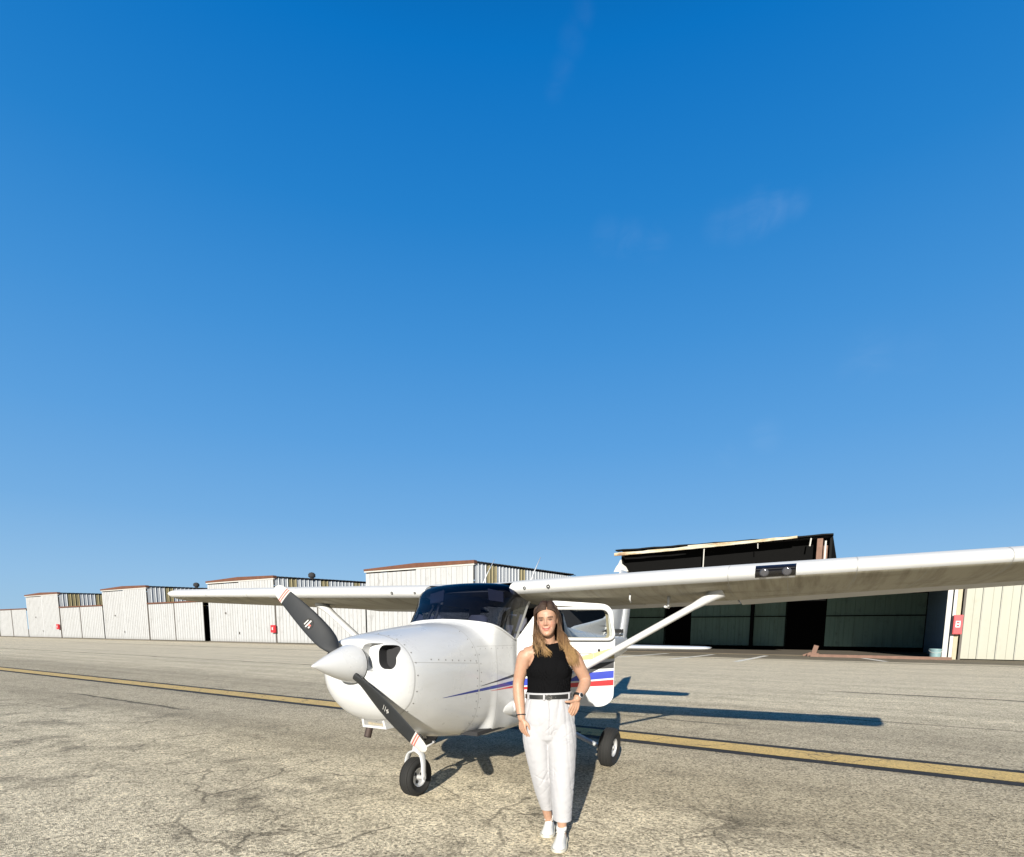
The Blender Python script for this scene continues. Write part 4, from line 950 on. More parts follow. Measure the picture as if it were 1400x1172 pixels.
m = MB(); m.tube([Q(-8.6, 1, 17.5), Q(-4.6, 1, 19.6), Q(-6.2, 1, 23)], .6*IN, 8); m.tube([Q(-11.2, 2.8, 16.5), Q(-6, 6.2, 20)], .5*IN, 8); m.obj('torque_link', M_alu, NG)
m = MB(); m.lathe([(-4.2*IN, .5*IN), (-4.2*IN, .8*IN), (-3.8*IN, .85*IN), (3.8*IN, .85*IN), (4.2*IN, .8*IN), (4.2*IN, .5*IN)], (0, 0, 0), (.06, 1, 0), 16); m.obj('axle', M_alu, NG, auto=40)
for sg in (1, -1):
    g = empty('main_gear', P(66, sg*50, 8.75)); g.parent = PL
    wheel('wheel', (0, 0, 0), (0, 1, .07*sg), 8.75, 6.4, 4.0, g)
    def G(x, y, z): return P(x-66, sg*(y-50), z-8.75)
    pts = catmull([G(58, 12, 22.5), G(59.5, 22, 20), G(62, 34, 14.5), G(65, 43, 9.8), G(66, 45.6, 8.8)], 5); n = len(pts); secs = []
    for i, p in enumerate(pts):
        u = i/(n-1); t = (pts[min(n-1, i+1)]-pts[max(0, i-1)]).normalized(); fx = Vector((1, 0, 0)); fx = (fx-t*fx.dot(t)).normalized(); b_ = t.cross(fx)
        secs.append([p+fx*(2.6-.9*u)*IN*math.cos(R(k*30))+b_*(.95-.1*u)*IN*math.sin(R(k*30)) for k in range(12)])
    m = MB(); m.loft(secs); m.obj('gear_leg', M_pl, g, auto=50)
    m = MB(); m.lathe([(0, 2.3*IN), (.8*IN, 2.4*IN), (.9*IN, 1.3*IN), (2.5*IN, 1.2*IN)], G(66, 46.2, 8.75), (0, -sg, 0), 20); m.box(G(66, 46, 0).x+1.0*IN, G(66, 46, 0).x+3.4*IN, min(G(0, 44.8, 0).y, G(0, 46.6, 0).y), max(G(0, 44.8, 0).y, G(0, 46.6, 0).y), -3.4*IN, -1*IN); m.obj('brake', M_alu, g, auto=40)
    m = MB(); m.tube([G(62.5, 30, 14.5), G(64, 33, 12.5), G(65.5, 36.5, 12.2)], .35*IN, 6); m.box(G(62.5, 0, 0).x, G(67.5, 0, 0).x, min(G(0, 31, 0).y, G(0, 36, 0).y), max(G(0, 31, 0).y, G(0, 36, 0).y), 5.0*IN, 5.5*IN)
    m.obj('step', M_rubber, g)

# ---- the open left door (local: u along the door from the hinge, w outward)
TH = R(67)
door = empty('cabin_door', P(27.2, 22.6, 0)); door.parent = PL
du = Vector((math.cos(TH), -math.sin(TH), 0)); dw = Vector((math.sin(TH), math.cos(TH), 0)); dw = Vector((-math.sin(TH), -math.cos(TH), 0))
# outer face looks forward once the door is open
def D(u, w, z): return (du*u+dw*w+Vector((0, 0, z)))*IN
def bulge(z): return .9*math.sin(max(0, min(1, (z-30)/30))*math.pi)
def rounded(poly, rad, n=6):
    out_ = []
    for i, p in enumerate(poly):
        p = Vector((p[0], p[1], 0)); a = Vector((*poly[i-1], 0)); b = Vector((*poly[(i+1) % len(poly)], 0)); r = rad[i] if isinstance(rad, (list, tuple)) else rad
        d1 = (a-p).normalized()*r; d2 = (b-p).normalized()*r
        for k in range(n+1):
            t = k/n; out_.append((p+d1*(1-t)**2+d2*t**2))
    return [(q.x, q.y) for q in out_]
low = rounded([(0.3, 57.2), (.3, 33.5), (5, 31), (38.9, 30.0), (38.7, 57.2)], [.5, 1.5, 3, 6.5, .5])
m = MB()
# lower door skin as a grid so it can bulge
us = [0.3+32*i/16 for i in range(17)]+[32.3+6.5*math.sin(math.pi/2*i/12) for i in range(1, 13)]
def zlow(u):
    if u < 5: return 33.0-1.6*u/5
    z = 31.4-1.4*(u-5)/34
    if u > 32.3: z += (6.5-math.sqrt(max(0, 6.5**2-(u-32.3)**2)))*.85
    return z
for side, w0 in ((1, 0.0), (-1, -1.4)):
    rows_ = [[D(u, w0+(bulge(zlow(u)+(57.2-zlow(u))*j/14) if side > 0 else 0), zlow(u)+(57.2-zlow(u))*j/14) for u in us] for j in range(15)]
    for j in range(14): ribbon(m, rows_[j], rows_[j+1], 0)
edge_o = [D(u, bulge(zlow(u)), zlow(u)) for u in us]+[D(38.8, bulge(z), z) for z in [zlow(38.8)+(57.2-zlow(38.8))*k/8 for k in range(9)]]
edge_i = [D(u, -1.4, zlow(u)) for u in us]+[D(38.8, -1.4, z) for z in [zlow(38.8)+(57.2-zlow(38.8))*k/8 for k in range(9)]]
ribbon(m, edge_o, edge_i, 0)
# window frame round the opening
outer = rounded([(.4, 57.2), (11.2, 72.2), (37.4, 70.6), (38.7, 57.2)], [.3, 4.5, 4.5, .3], 7)
inner = rounded([(5.8, 57.6), (12.6, 70.3), (35.6, 69.0), (36.8, 57.4)], [1.5, 2.5, 2.8, 2.0], 7)
n = len(outer)
for (ua, ub) in ((0, 0),):
    v = [D(u, .25, z) for u, z in outer]+[D(u, .25, z) for u, z in inner]+[D(u, -1.4, z) for u, z in outer]+[D(u, -1.4, z) for u, z in inner]
    f = []
    for i in range(n):
        j = (i+1) % n
        f += [(i, j, n+j, n+i), (2*n+i, 3*n+i, 3*n+j, 2*n+j), (i, 2*n+i, 2*n+j, j), (n+i, n+j, 3*n+j, 3*n+i)]
    m.add(v, f, 0)
def dband(u0, u1, za, zb, mi, N=20):
    g = [[D(u0+(u1-u0)*i/N, bulge(za(u0+(u1-u0)*i/N)+(zb(u0+(u1-u0)*i/N)-za(u0+(u1-u0)*i/N))*j/4)+.06, za(u0+(u1-u0)*i/N)+(zb(u0+(u1-u0)*i/N)-za(u0+(u1-u0)*i/N))*j/4) for i in range(N+1)] for j in range(5)]
    for j in range(4): ribbon(m, g[j], g[j+1], mi)
LIN = lambda a, b, u0, u1: (lambda u: a+(b-a)*(u-u0)/(u1-u0))
dband(1, 38.6, LIN(38.2, 42.0, 1, 38.6), LIN(41.0, 44.9, 1, 38.6), 1); dband(1, 38.6, LIN(36.7, 39.0, 1, 38.6), LIN(37.7, 41.3, 1, 38.6), 2)
dband(10, 38.6, LIN(44.2, 45.8, 10, 38.6), LIN(44.4, 48.6, 10, 38.6), 3); dband(20, 38.6, LIN(48.6, 49.6, 20, 38.6), LIN(48.7, 54.0, 20, 38.6), 4)
dband(1, 10, LIN(41.8, 42.8, 1, 10), LIN(42.8, 44.0, 1, 10), 3)
m.obj('door_panel', [M_pl, M_stripe_b, M_stripe_r, M_stripe_k, M_gold], door, auto=35)
m = MB(); v = [(u, z) for u, z in inner]
m.add([D(u*1, -.5, z) for u, z in [(6.0, 57.5), (13.5, 69.6), (34.6, 68.4), (36.2, 57.3)]], [(0, 1, 2, 3)]) if False else None
# swing-out window: tubular frame with clear pane, hinged on top
SW = R(7)
def Wn(u, z, w=0): h = 69.0-z; return D(u, .6+w+h*math.sin(SW), 69.0-h*math.cos(SW))
wf = rounded([(6.5, 57.0), (13.6, 69.0), (36.0, 69.0), (38.6, 57.0)], [1.5, 2.2, 3.0, 3.2], 7)
m = MB(); m.tube([Wn(u, z) for u, z in wf]+[Wn(*wf[0])], .62*IN, 8, 0, False); sw_ = m.obj('window_frame', M_pl, door, smooth=True)
m = MB(); m.add([Wn(u, z) for u, z in wf], [tuple(range(len(wf)))]); m.obj('window_pane', M_glass2, sw_)
m = MB()   # recessed handle and its outline, lock, lower inner trim seen through the window
m.loft([[D(24.5+a, b, 51.4+c) for b, c in ((.9, 0), (1.4, .2), (1.4, 1.0), (.9, 1.2))] for a in (0, 5.2)])
m.obj('door_handle', M_pl, door)
m = MB(); 
for (u0, u1, z0, z1) in ((20.5, 30.6, 53.9, 54.05), (20.5, 20.65, 50.2, 54), (30.5, 30.65, 49.6, 54), (20.5, 27, 50.1, 50.25)): m.loft([[D(u, bulge(z)+.05, z) for u, z in ((u0, z0), (u1, z0), (u1, z1), (u0, z1))], [D(u, bulge(z)+.09, z) for u, z in ((u0, z0), (u1, z0), (u1, z1), (u0, z1))]])
m.obj('handle_outline', M_line, door)
m = MB(); m.lathe([(0, .55*IN), (.012, .5*IN), (.014, .002)], D(32.6, .7, 52.8), dw, 12); m.obj('lock', M_rubber, door)
m = MB(); m.loft([[D(u, -1.5, z) for u, z in inner], [D(u+(24-u)*.06, -2.4, z+(63-z)*.06) for u, z in inner]], 0, True, False); m.obj('inner_trim', M_beige, door)
# ------------------------------------------------------------------ person (world metres, x to the picture's right, y away)
PO = Vector((0.29, 3.83, 0))
person = empty('person', PO); tag(person, 'woman in black sleeveless top and white trousers standing before the airplane', 'person')
def W(*p): return Vector(p)-PO
def limb(m, pts, rad, sub=4, n=16, flat=None):
    """smooth tapered limb through joints; rad: radius or (across x, along y)"""
    r4 = [Vector((*(q if isinstance(q, tuple) else (q, q)), 0)) for q in rad]
    c = catmull(pts, sub); rr = catmull(r4, sub); secs = []
    for i, p in enumerate(c):
        t = (c[min(len(c)-1, i+1)]-c[max(0, i-1)]).normalized()
        ex = Vector((1, 0, 0)) if abs(t.x) < .8 else Vector((0, 0, 1)); ex = (ex-t*ex.dot(t)).normalized(); ey = t.cross(ex)
        secs.append([p+ex*math.cos(2*math.pi*k/n)*rr[i].x+ey*math.sin(2*math.pi*k/n)*rr[i].y for k in range(n)])
    # round ends
    def cap(s, d):
        ctr = sum(s, Vector())/n; r = min((q-ctr).length for q in s); return [[ctr+d*r*math.sin(a)+(q-ctr)*math.cos(a) for q in s] for a in (.5, 1.0, 1.4)]
    d0 = (c[0]-c[1]).normalized(); d1 = (c[-1]-c[-2]).normalized()
    m.loft(list(reversed(cap(secs[0], d0)))+secs+cap(secs[-1], d1))
def ball(m, c, r, n=18, M=None):
    secs = []; r = Vector(r) if not isinstance(r, (int, float)) else Vector((r, r, r))
    for i in range(1, n):
        a = math.pi*i/n; ring = []
        for k in range(n*2):
            b = math.pi*k/n; q = Vector((r.x*math.sin(a)*math.cos(b), r.y*math.sin(a)*math.sin(b), r.z*math.cos(a)))
            ring.append(Vector(c)+(M @ q if M else q))
        secs.append(ring)
    m.loft(secs)
def remeshed(m, voxel, smooth=6, fac=.5):
    o = m.obj('tmp', M_pl)
    md = o.modifiers.new('r', 'REMESH'); md.mode = 'VOXEL'; md.voxel_size = voxel; md.use_smooth_shade = True
    ms = o.modifiers.new('s', 'SMOOTH'); ms.iterations = smooth; ms.factor = fac
    me = evaluated(o); bpy.data.objects.remove(o); return me
def place_mesh(name, me, mat, parent):
    me.materials.clear()
    for q in (mat if isinstance(mat, (list, tuple)) else [mat]): me.materials.append(q)
    me.shade_smooth(); me.name = name
    o = bpy.data.objects.new(name, me); COL.objects.link(o); o.parent = parent; return o
from mathutils import noise as mnoise

HC = W(.240, 3.815, 1.600)                      # head centre
HM = Matrix.Rotation(R(-11), 3, 'Z') @ Matrix.Rotation(R(4), 3, 'X') @ Matrix.Rotation(R(-5), 3, 'Y')   # turned a little to the picture's left, tilted
def H(x, y, z): return HC+HM @ Vector((x, y, z))
b = MB()
# torso, neck
limb(b, [W(.265, 3.86, .86), W(.262, 3.855, .95), W(.26, 3.85, 1.07), W(.262, 3.85, 1.18), W(.263, 3.85, 1.28), W(.262, 3.865, 1.36)], [(.155, .10), (.165, .105), (.128, .084), (.130, .088), (.140, .096), (.118, .080)], 4, 24)
limb(b, [W(.125, 3.868, 1.372), W(.19, 3.868, 1.405), W(.256, 3.865, 1.415), W(.325, 3.868, 1.405), W(.390, 3.868, 1.372)], [.040, .048, .050, .048, .040], 3)
limb(b, [W(.257, 3.87, 1.38), W(.253, 3.858, 1.44), W(.246, 3.838, 1.515), W(.243, 3.83, 1.57)], [(.066, .06), (.051, .05), (.049, .052), (.05, .055)], 4)
for sx in (-1, 1): ball(b, W(.262+sx*.055, 3.806, 1.262), (.066, .046, .072))
# head: horizontal sections (height, half width, front, back)
HS = [(-.1085, .008, -.066, -.050), (-.105, .019, -.075, -.030), (-.097, .030, -.083, -.012), (-.083, .0415, -.0865, .010), (-.065, .0505, -.086, .028), (-.045, .0575, -.0855, .046), (-.02, .0635, -.085, .070), (0, .0668, -.0825, .088), (.025, .0692, -.0845, .099),
      (.05, .0700, -.0825, .103), (.075, .0655, -.070, .097), (.095, .054, -.051, .082), (.110, .034, -.026, .056), (.1175, .012, -.002, .026)]
hz_ = [q[0] for q in HS]; rings = []
for i in range(60):
    z = -.1085+(.1175+.1085)*(.5-.5*math.cos(math.pi*i/59)); w_, f_, k_ = (pchip(hz_, [q[j] for q in HS], z) for j in (1, 2, 3)); cy = (f_+k_)/2 if z < -.02 else .012; ring = []
    for k in range(44):
        t_ = 2*math.pi*k/44; cx, sy = math.cos(t_), math.sin(t_); e = 2.25
        x = w_*math.copysign(abs(cx)**(2/e), cx); y = cy+(k_-cy if sy > 0 else cy-f_)*math.copysign(abs(sy)**(2/e), sy); ring.append(H(x, y, z))
    rings.append(ring)
b.loft(rings)
for sx in (-1, 1): limb(b, [H(sx*.066, .012, .018), H(sx*.074, .020, .002), H(sx*.064, .008, -.026)], [(.006, .012), (.007, .015), (.006, .009)], 3, 10)
# right arm hanging (picture left)
limb(b, [W(.120, 3.868, 1.370), W(.088, 3.872, 1.345), W(.066, 3.880, 1.26), W(.046, 3.888, 1.155), W(.050, 3.862, 1.06), W(.062, 3.815, .955), W(.068, 3.800, .915)], [.050, .054, .048, .041, .041, .030, .026], 4)
# left arm, elbow out, hand in the pocket
limb(b, [W(.395, 3.868, 1.370), W(.432, 3.874, 1.345), W(.480, 3.895, 1.265), W(.524, 3.915, 1.185), W(.510, 3.872, 1.135), W(.470, 3.800, 1.085), W(.453, 3.778, 1.060)], [.050, .054, .048, .042, .041, .031, .026], 4)
for sx in (-1, 1): ball(b, W(.2575+sx*.154, 3.870, 1.350), (.057, .055, .052)); ball(b, W(.2575+sx*.118, 3.868, 1.372), (.060, .050, .046))
def hand(m, wrist, down, side, palm, sc, fingers, thumb, root=1.0):
    """down: towards the fingers, side: towards the thumb, palm: palm normal"""
    w = Vector(wrist); d = Vector(down).normalized(); s = Vector(side); s = (s-d*s.dot(d)).normalized(); p = d.cross(s); p = p if p.dot(Vector(palm)) > 0 else -p
    q = lambda a, b_, c: w+(d*a+s*b_+p*c)*sc
    limb(m, [q(-.005, 0, 0), q(.03, 0, 0), q(.062, -.002, .002), q(.085, -.002, .003)], [(.024*sc,)*2, (.030*sc,)*2, (.033*sc,)*2, (.030*sc,)*2], 2) if False else None
    for k in range(4):       # palm: four metacarpal rays blended by the remesh
        b0 = .012-.008*k; b1 = .031-.0205*k
        limb(m, [q(0, b0, 0), q(.045, b1*.85, .001), q(.085-.004*abs(k-1), b1, .002)], [.0125*sc, .0125*sc, .0105*sc], 2, 12)
    for k, (ln, cu, sp) in enumerate(fingers):
        b1 = .031-.0205*k; base = q(.083-.004*abs(k-1), b1, .002); pts = [base]; a = cu*.35; pos = base
        for j, L_ in enumerate((.45, .32, .26)):
            a += cu*(.75, .9, .6)[j]; dirv = (d*math.cos(a)+p*math.sin(a)+s*sp).normalized(); pos = pos+dirv*ln*L_*sc; pts.append(pos)
        limb(m, pts, [.0095*sc, .0088*sc, .0078*sc, .0062*sc], 3, 10)
    pts = [q(*t) for t in thumb]; limb(m, pts, [.013*sc, .0115*sc, .0098*sc, .0075*sc], 3, 10)
hand(b, W(.068, 3.800, .915), (.10, -.16, -.98), (.55, -.75, .1), (.9, .5, 0), 0.92, [(.078, .28, .03), (.086, .32, .01), (.080, .38, -.01), (.064, .45, -.04)], [(.018, .018, .006), (.042, .042, .014), (.066, .052, .022), (.088, .050, .028)])
hand(b, W(.453, 3.778, 1.060), (-.28, -.05, -.96), (-.92, -.35, .15), (0, .9, .2), 0.92, [(.076, .22, .02), (.084, .2, .0), (.078, .2, -.01), (.062, .25, -.03)], [(.020, .020, -.002), (.034, .048, -.010), (.040, .074, -.014), (.046, .094, -.012)])
# legs down to the ankles
limb(b, [W(.19, 3.855, .86), W(.192, 3.868, .70), W(.20, 3.885, .50), W(.235, 3.945, .33), W(.285, 4.035, .10), W(.288, 4.03, .05)], [.075, .070, .050, .045, .031, .034], 4)
limb(b, [W(.345, 3.845, .86), W(.352, 3.815, .70), W(.362, 3.780, .50), W(.366, 3.790, .33), W(.366, 3.800, .10), W(.366, 3.790, .05)], [.075, .070, .050, .046, .031, .034], 4)
body_me = remeshed(b, .0036, 4, .5)
b3 = bmesh.new(); b3.from_mesh(body_me)
sel = [v for v in b3.verts if (v.co+PO).z < 1.44 and ((v.co+PO).z > 1.16)]
for _ in range(14): bmesh.ops.smooth_vert(b3, verts=sel, factor=.5, use_axis_x=True, use_axis_y=True, use_axis_z=True)
b3.to_mesh(body_me); b3.free()
# face: sockets, tints
col = body_me.color_attributes.new('tint', 'FLOAT_COLOR', 'POINT')
HI = HM.inverted()
def g2(p, c, s): return math.exp(-(((p.x-c[0])/s[0])**2+((p.z-c[1])/s[1])**2))
for i, v in enumerate(body_me.vertices):
    p = HI @ (v.co-HC); t = [0, 0, 0]      # r: lips, g: brows, eyes, painted nostril and lip-line shade, b: blush
    if abs(p.x) < .09 and -.13 < p.z < .14 and p.y < -.03:
        dy = 0; ax_ = abs(p.x)
        # nose: bridge to tip, wings
        zt = max(0, min(1, (.020-p.z)/.042)); A = .0045+.0185*zt**1.3 if p.z > -.024 else .020*max(0, 1-(-.024-p.z)/.0125)
        if p.z < .034: dy -= A*math.exp(-(p.x/(.0066+.0040*zt))**2)*min(1, (.034-p.z)/.012)
        dy -= .0062*math.exp(-(((ax_-.0125)/.0052)**2+((p.z+.0265)/.0065)**2))
        for sx in (-1, 1):
            dy += .0072*g2(p, (sx*.0315, .007), (.0165, .0095)) - .0036*g2(p, (sx*.0315, .0035), (.0105, .0048))
            dy -= .0030*g2(p, (sx*.030, .023), (.018, .007)) + .0042*g2(p, (sx*.038, -.024), (.016, .015))
            t[1] = max(t[1], 1.5*g2(p, (sx*.0315, .0068), (.0150, .0040)), 1.2*g2(p, (sx*.0305, .0030), (.0095, .0046)))
            bz = .0225-.10*max(0, ax_-.036)-.06*max(0, .024-ax_)
            t[1] = max(t[1], (1.0 if .013 < ax_ < .050 else 0)*1.2*math.exp(-((p.z-bz)/.0046)**2) if p.x*sx > 0 else 0)
            t[2] += .9*g2(p, (sx*.040, -.024), (.019, .016))
            dy += .0026*math.exp(-(((ax_-.0285-.25*(-.035-p.z)*.5)/.0042)**2+((p.z+.044)/.013)**2))
            t[1] = max(t[1], .7*g2(p, (sx*.0075, -.0345), (.004, .0026)))
        lz = -.0555+.0060*(p.x/.022)**2
        dy -= .0042*math.exp(-((p.x/.020)**4+((p.z-lz-.0045)/.0042)**2)) + .0052*math.exp(-((p.x/.017)**4+((p.z-lz+.0058)/.0050)**2)) - .0026*math.exp(-((p.x/.026)**4+((p.z-lz)/.0016)**2))
        dy += .0025*g2(p, (0, -.074), (.018, .005)); dy -= .0045*g2(p, (0, -.093), (.017, .011))
        t[0] = max(0, min(1, 1.5*math.exp(-((p.x/.0265)**4+((p.z-lz+.001)/.0092)**2)))); t[1] = max(t[1], .95*math.exp(-((p.x/.029)**4+((p.z-lz)/.0022)**2)))
        t[2] += .5*g2(p, (0, -.022), (.014, .012))
        dd = HM @ Vector((0, dy, 0)); v.co += dd
    col.data[i].color = (t[0], min(1, t[1]), min(1, t[2]), 1)
sk = NT('fair_skin'); at = sk.n('ShaderNodeVertexColor', layer_name='tint').outputs[0]; cc = sk.n('ShaderNodeSeparateColor', {0: at}).outputs
f = sk.noise(sk.co(), 26.0, 4, .6)
base = sk.mix(sk.rng(f, .35, .7), (.33, .19, .125), (.37, .22, .15)); base = sk.mix(sk.math('MULTIPLY', cc[2], .5), base, (.42, .16, .115)); base = sk.mix(sk.math('MULTIPLY', cc[0], .8), base, (.33, .085, .075)); base = sk.mix(sk.math('MULTIPLY', cc[1], .88), base, (.035, .018, .012))
sk.p(Base_Color=base, Roughness=.5, Subsurface_Weight=.12, Subsurface_Scale=.01, Specular_IOR_Level=.35); sk.b.inputs['Subsurface Radius'].default_value = (1, .35, .2)
sk.bump(sk.noise(sk.co(), 180.0, 2), .06, .004)
body = place_mesh('body', body_me, sk.m, person)

# ---- clothes
def cloth(name, col, rough=.85, weave=700.0, var=.08):
    t = NT(name); o = t.co(); f = t.noise(o, 14.0, 3); t.p(Base_Color=t.mix(f, tuple(c*(1-var) for c in col), tuple(c*(1+var) for c in col)), Roughness=rough, Specular_IOR_Level=.15, Sheen_Weight=.1)
    t.bump(t.math('ADD', t.noise(o, weave, 2), t.math('MULTIPLY', t.noise(t.mapping(o, scale=(1, 1, .5)), 60.0, 3), 1.2)), .22, .004); return t.m
M_blacktop = cloth('black_knit', (.004, .004, .0045)); M_blacktop.node_tree.nodes['Principled BSDF'].inputs['Sheen Weight'].default_value = 0; M_blacktop.node_tree.nodes['Principled BSDF'].inputs['Specular IOR Level'].default_value = .03; M_trs = cloth('white_linen', (.335, .333, .345)); M_belt = simple('black_leather', (.012, .012, .012), .4); M_brass = simple('belt_buckle_metal', (.35, .33, .3), .3, .9)
# trousers
t = MB()
limb(t, [W(.264, 3.853, .835), W(.264, 3.85, .90), W(.262, 3.848, .97), W(.259, 3.846, 1.03), W(.258, 3.846, 1.085)], [(.178, .125), (.187, .130), (.182, .127), (.165, .112), (.155, .104)], 4, 32)
limb(t, [W(.178, 3.86, .86), W(.180, 3.865, .76), W(.196, 3.872, .64), W(.217, 3.885, .50), W(.241, 3.925, .36), W(.268, 3.975, .225), W(.275, 3.99, .17)], [(.100, .112), (.103, .112), (.094, .104), (.080, .094), (.069, .084), (.052, .077), (.051, .077)], 4, 28)
limb(t, [W(.352, 3.845, .86), W(.353, 3.832, .76), W(.357, 3.812, .64), W(.358, 3.792, .50), W(.361, 3.785, .36), W(.366, 3.785, .205), W(.366, 3.785, .15)], [(.102, .112), (.106, .112), (.099, .104), (.090, .096), (.080, .088), (.067, .080), (.066, .080)], 4, 28)
tm = remeshed(t, .0048, 6, .5)
def ridge(q): return 1-abs(mnoise.noise(q))*2.2
def fold(v, n):       # sharp drag creases from crotch, knee and hem over long soft folds
    w = v+PO; z = w.z; leg = -1 if w.x < .29-(.8-z)*.0 else 1
    d = .0045*mnoise.noise(Vector((w.x*11, w.y*8, z*3.2)))
    def crease(q, th): return max(0.0, (1-abs(mnoise.noise(q))*2.4)-th)/(1-th)
    q1 = crease(Vector((w.x*4+leg*3, w.y*3, z*15+leg*(w.x-.265)*16)), .62)**1.5; q2 = crease(Vector((w.x*5+9, w.y*4+leg*2, z*21-leg*(w.x-.265)*9)), .70)**1.5
    gate = max(0, min(1, .5+1.6*mnoise.noise(Vector((w.x*8+3, w.y*8, z*5)))))
    amp = .15+.9*math.exp(-((z-.83)/.07)**2)+.65*math.exp(-((z-.47)/.10)**2)+.5*math.exp(-((z-.27)/.06)**2)
    d -= (.0060*q1+.0052*q2)*amp*gate
    q3 = crease(Vector((w.x*13+z*1.5, w.y*8, z*1.6+leg)), .5)
    d -= .0050*q3*(.35+.7*math.exp(-((z-1.0)/.10)**2))
    d += .0016*mnoise.noise(Vector((w.x*24, w.y*20, z*30)))
    d -= .006*math.exp(-((w.x-.262)/.005)**2)*(1 if (w.y < 3.85 and z > .80) else 0)      # fly
    d -= .0035*math.exp(-((w.x-(.130+(1.06-z)*-.22))/.005)**2)*(1 if (w.y < 3.85 and .90 < z < 1.05) else 0)
    d -= .0045*math.exp(-((w.x-(.385+(1.06-z)*.33))/.005)**2)*(1 if (w.y < 3.85 and .90 < z < 1.05) else 0)
    return d
nrm = [v.normal.copy() for v in tm.vertices]
for v, n_ in zip(tm.vertices, nrm):
    v.co += n_*fold(v.co, n_)
b4 = bmesh.new(); b4.from_mesh(tm)
for (pt, lim_x, above) in ((W(.268, 3.97, .207), -1, 0), (W(.366, 3.785, .188), 1, 0)):      # straight open hems
    near_ = lambda f_, sx=lim_x: ((f_.calc_center_median()+PO).x < .308+(.012 if (f_.calc_center_median()+PO).y > 3.87 else -.012)) == (sx < 0) and (f_.calc_center_median()+PO).z < .32
    fs = [f_ for f_ in b4.faces if near_(f_)]; g = list({e for f_ in fs for e in f_.edges})+list({v for f_ in fs for v in f_.verts})+fs
    r_ = bmesh.ops.bisect_plane(b4, geom=g, plane_co=pt, plane_no=(.03, 0, -1), clear_outer=True)
b4.to_mesh(tm); b4.free()
trs = place_mesh('trousers', tm, M_trs, person); so_ = trs.modifiers.new('s', 'SOLIDIFY'); so_.thickness = .003; so_.offset = -1
def ringband(m, c, rx, ry, z0, z1, th, mi=0, n=48, tilt=0.0):
    secs = []
    for k in range(n+1):
        a = 2*math.pi*k/n; x, y = math.cos(a), math.sin(a); dz = tilt*x
        secs.append([Vector((c[0]+x*(rx+e), c[1]+y*(ry+e), z+dz))-PO for e, z in ((0, z0), (th, z0+.001), (th, z1-.001), (0, z1))])
    m.loft(secs, mi, True, False)
m = MB(); ringband(m, (.258, 3.846), .1595, .1085, 1.058, 1.088, .0045, 0, 56, .004); blt = m.obj('belt', M_belt, person, auto=40)
m = MB(); m.tube([W(.252+.022*math.cos(a), 3.7315, 1.073+.016*math.sin(a)) for a in [math.pi*2*k/20 for k in range(21)]], .0028, 6); m.tube([W(.252, 3.730, 1.073), W(.274, 3.7305, 1.073)], .002, 6); m.tube([W(.30, 3.734, 1.073), W(.302, 3.734, 1.073)], .004, 6); m.obj('buckle', M_brass, blt)
m = MB(); ringband(m, (.258, 3.846), .158, .107, 1.088, 1.101, .004, 0, 56, .004); m.obj('waistband', M_trs, trs, auto=40)
for a in (-150, -32, -75-28, 60, 120):
    x, y = math.cos(R(a)), math.sin(R(a)); c = Vector((.258+x*.165, 3.846+y*.1145, 1.075+.004*x))-PO; m = MB(); m.box(-.004, .006, -.006, .006, -.021, .022, 0, Matrix.Translation(c) @ Matrix.Rotation(R(a), 4, 'Z')); m.obj('belt_loop', M_trs, trs)
# top: torso shell, cut at the arm holes
t = MB()
limb(t, [W(.258, 3.848, 1.062), W(.259, 3.848, 1.10), W(.262, 3.848, 1.18), W(.263, 3.848, 1.27), W(.262, 3.862, 1.345), W(.258, 3.866, 1.395)], [(.150, .101), (.150, .100), (.150, .104), (.160, .113), (.138, .094), (.105, .070)], 5, 40)
for sx in (-1, 1): ball(t, W(.262+sx*.060, 3.795, 1.262), (.080, .056, .085))
limb(t, [W(.150, 3.868, 1.398), W(.20, 3.868, 1.412), W(.257, 3.866, 1.42), W(.315, 3.868, 1.412), W(.365, 3.868, 1.398)], [.047, .056, .058, .056, .047], 3)
limb(t, [W(.257, 3.868, 1.38), W(.254, 3.860, 1.432)], [(.072, .066), (.060, .058)], 3, 20)
tp = remeshed(t, .0042, 14, .5)
for v in tp.vertices:
    w = v.co+PO; v.co += v.normal*(.0065+.0014*mnoise.noise(Vector((w.x*14, w.y*10, w.z*20)))*(1 if w.z < 1.25 else .4)+.0006*mnoise.noise(Vector((w.x*22+w.z*10, w.y*10, w.z*34))))
b2 = bmesh.new(); b2.from_mesh(tp)
dele = []
for fc in b2.faces:
    w = fc.calc_center_median()+PO; sx = abs(w.x-.260)
    # halter: arm holes eat into the shoulders; neckline
    lim = .150 if w.z < 1.27 else .150-.042*min(1, (w.z-1.27)/.075)**.8 if w.z < 1.345 else .108+.006*(w.z-1.345)/.06
    if (sx > lim and w.z > 1.26) or w.z < 1.052 or (w.z > 1.438-.10*max(0, 3.84-w.y)*1.2+.010*min(1, sx/.05)): dele.append(fc)
bmesh.ops.delete(b2, geom=dele, context='FACES')
for _ in range(14):
    mv = {}
    for v in b2.verts:
        nb = [e.other_vert(v) for e in v.link_edges if e.is_boundary]
        if len(nb) == 2: mv[v] = v.co*.4+(nb[0].co+nb[1].co)*.3
    for v, c in mv.items(): v.co = c

tmesh = bpy.data.meshes.new('tank_top'); b2.to_mesh(tmesh); b2.free(); bpy.data.meshes.remove(tp)
top = place_mesh('tank_top', tmesh, M_blacktop, person); so_ = top.modifiers.new('s', 'SOLIDIFY'); so_.thickness = .003; so_.offset = -1
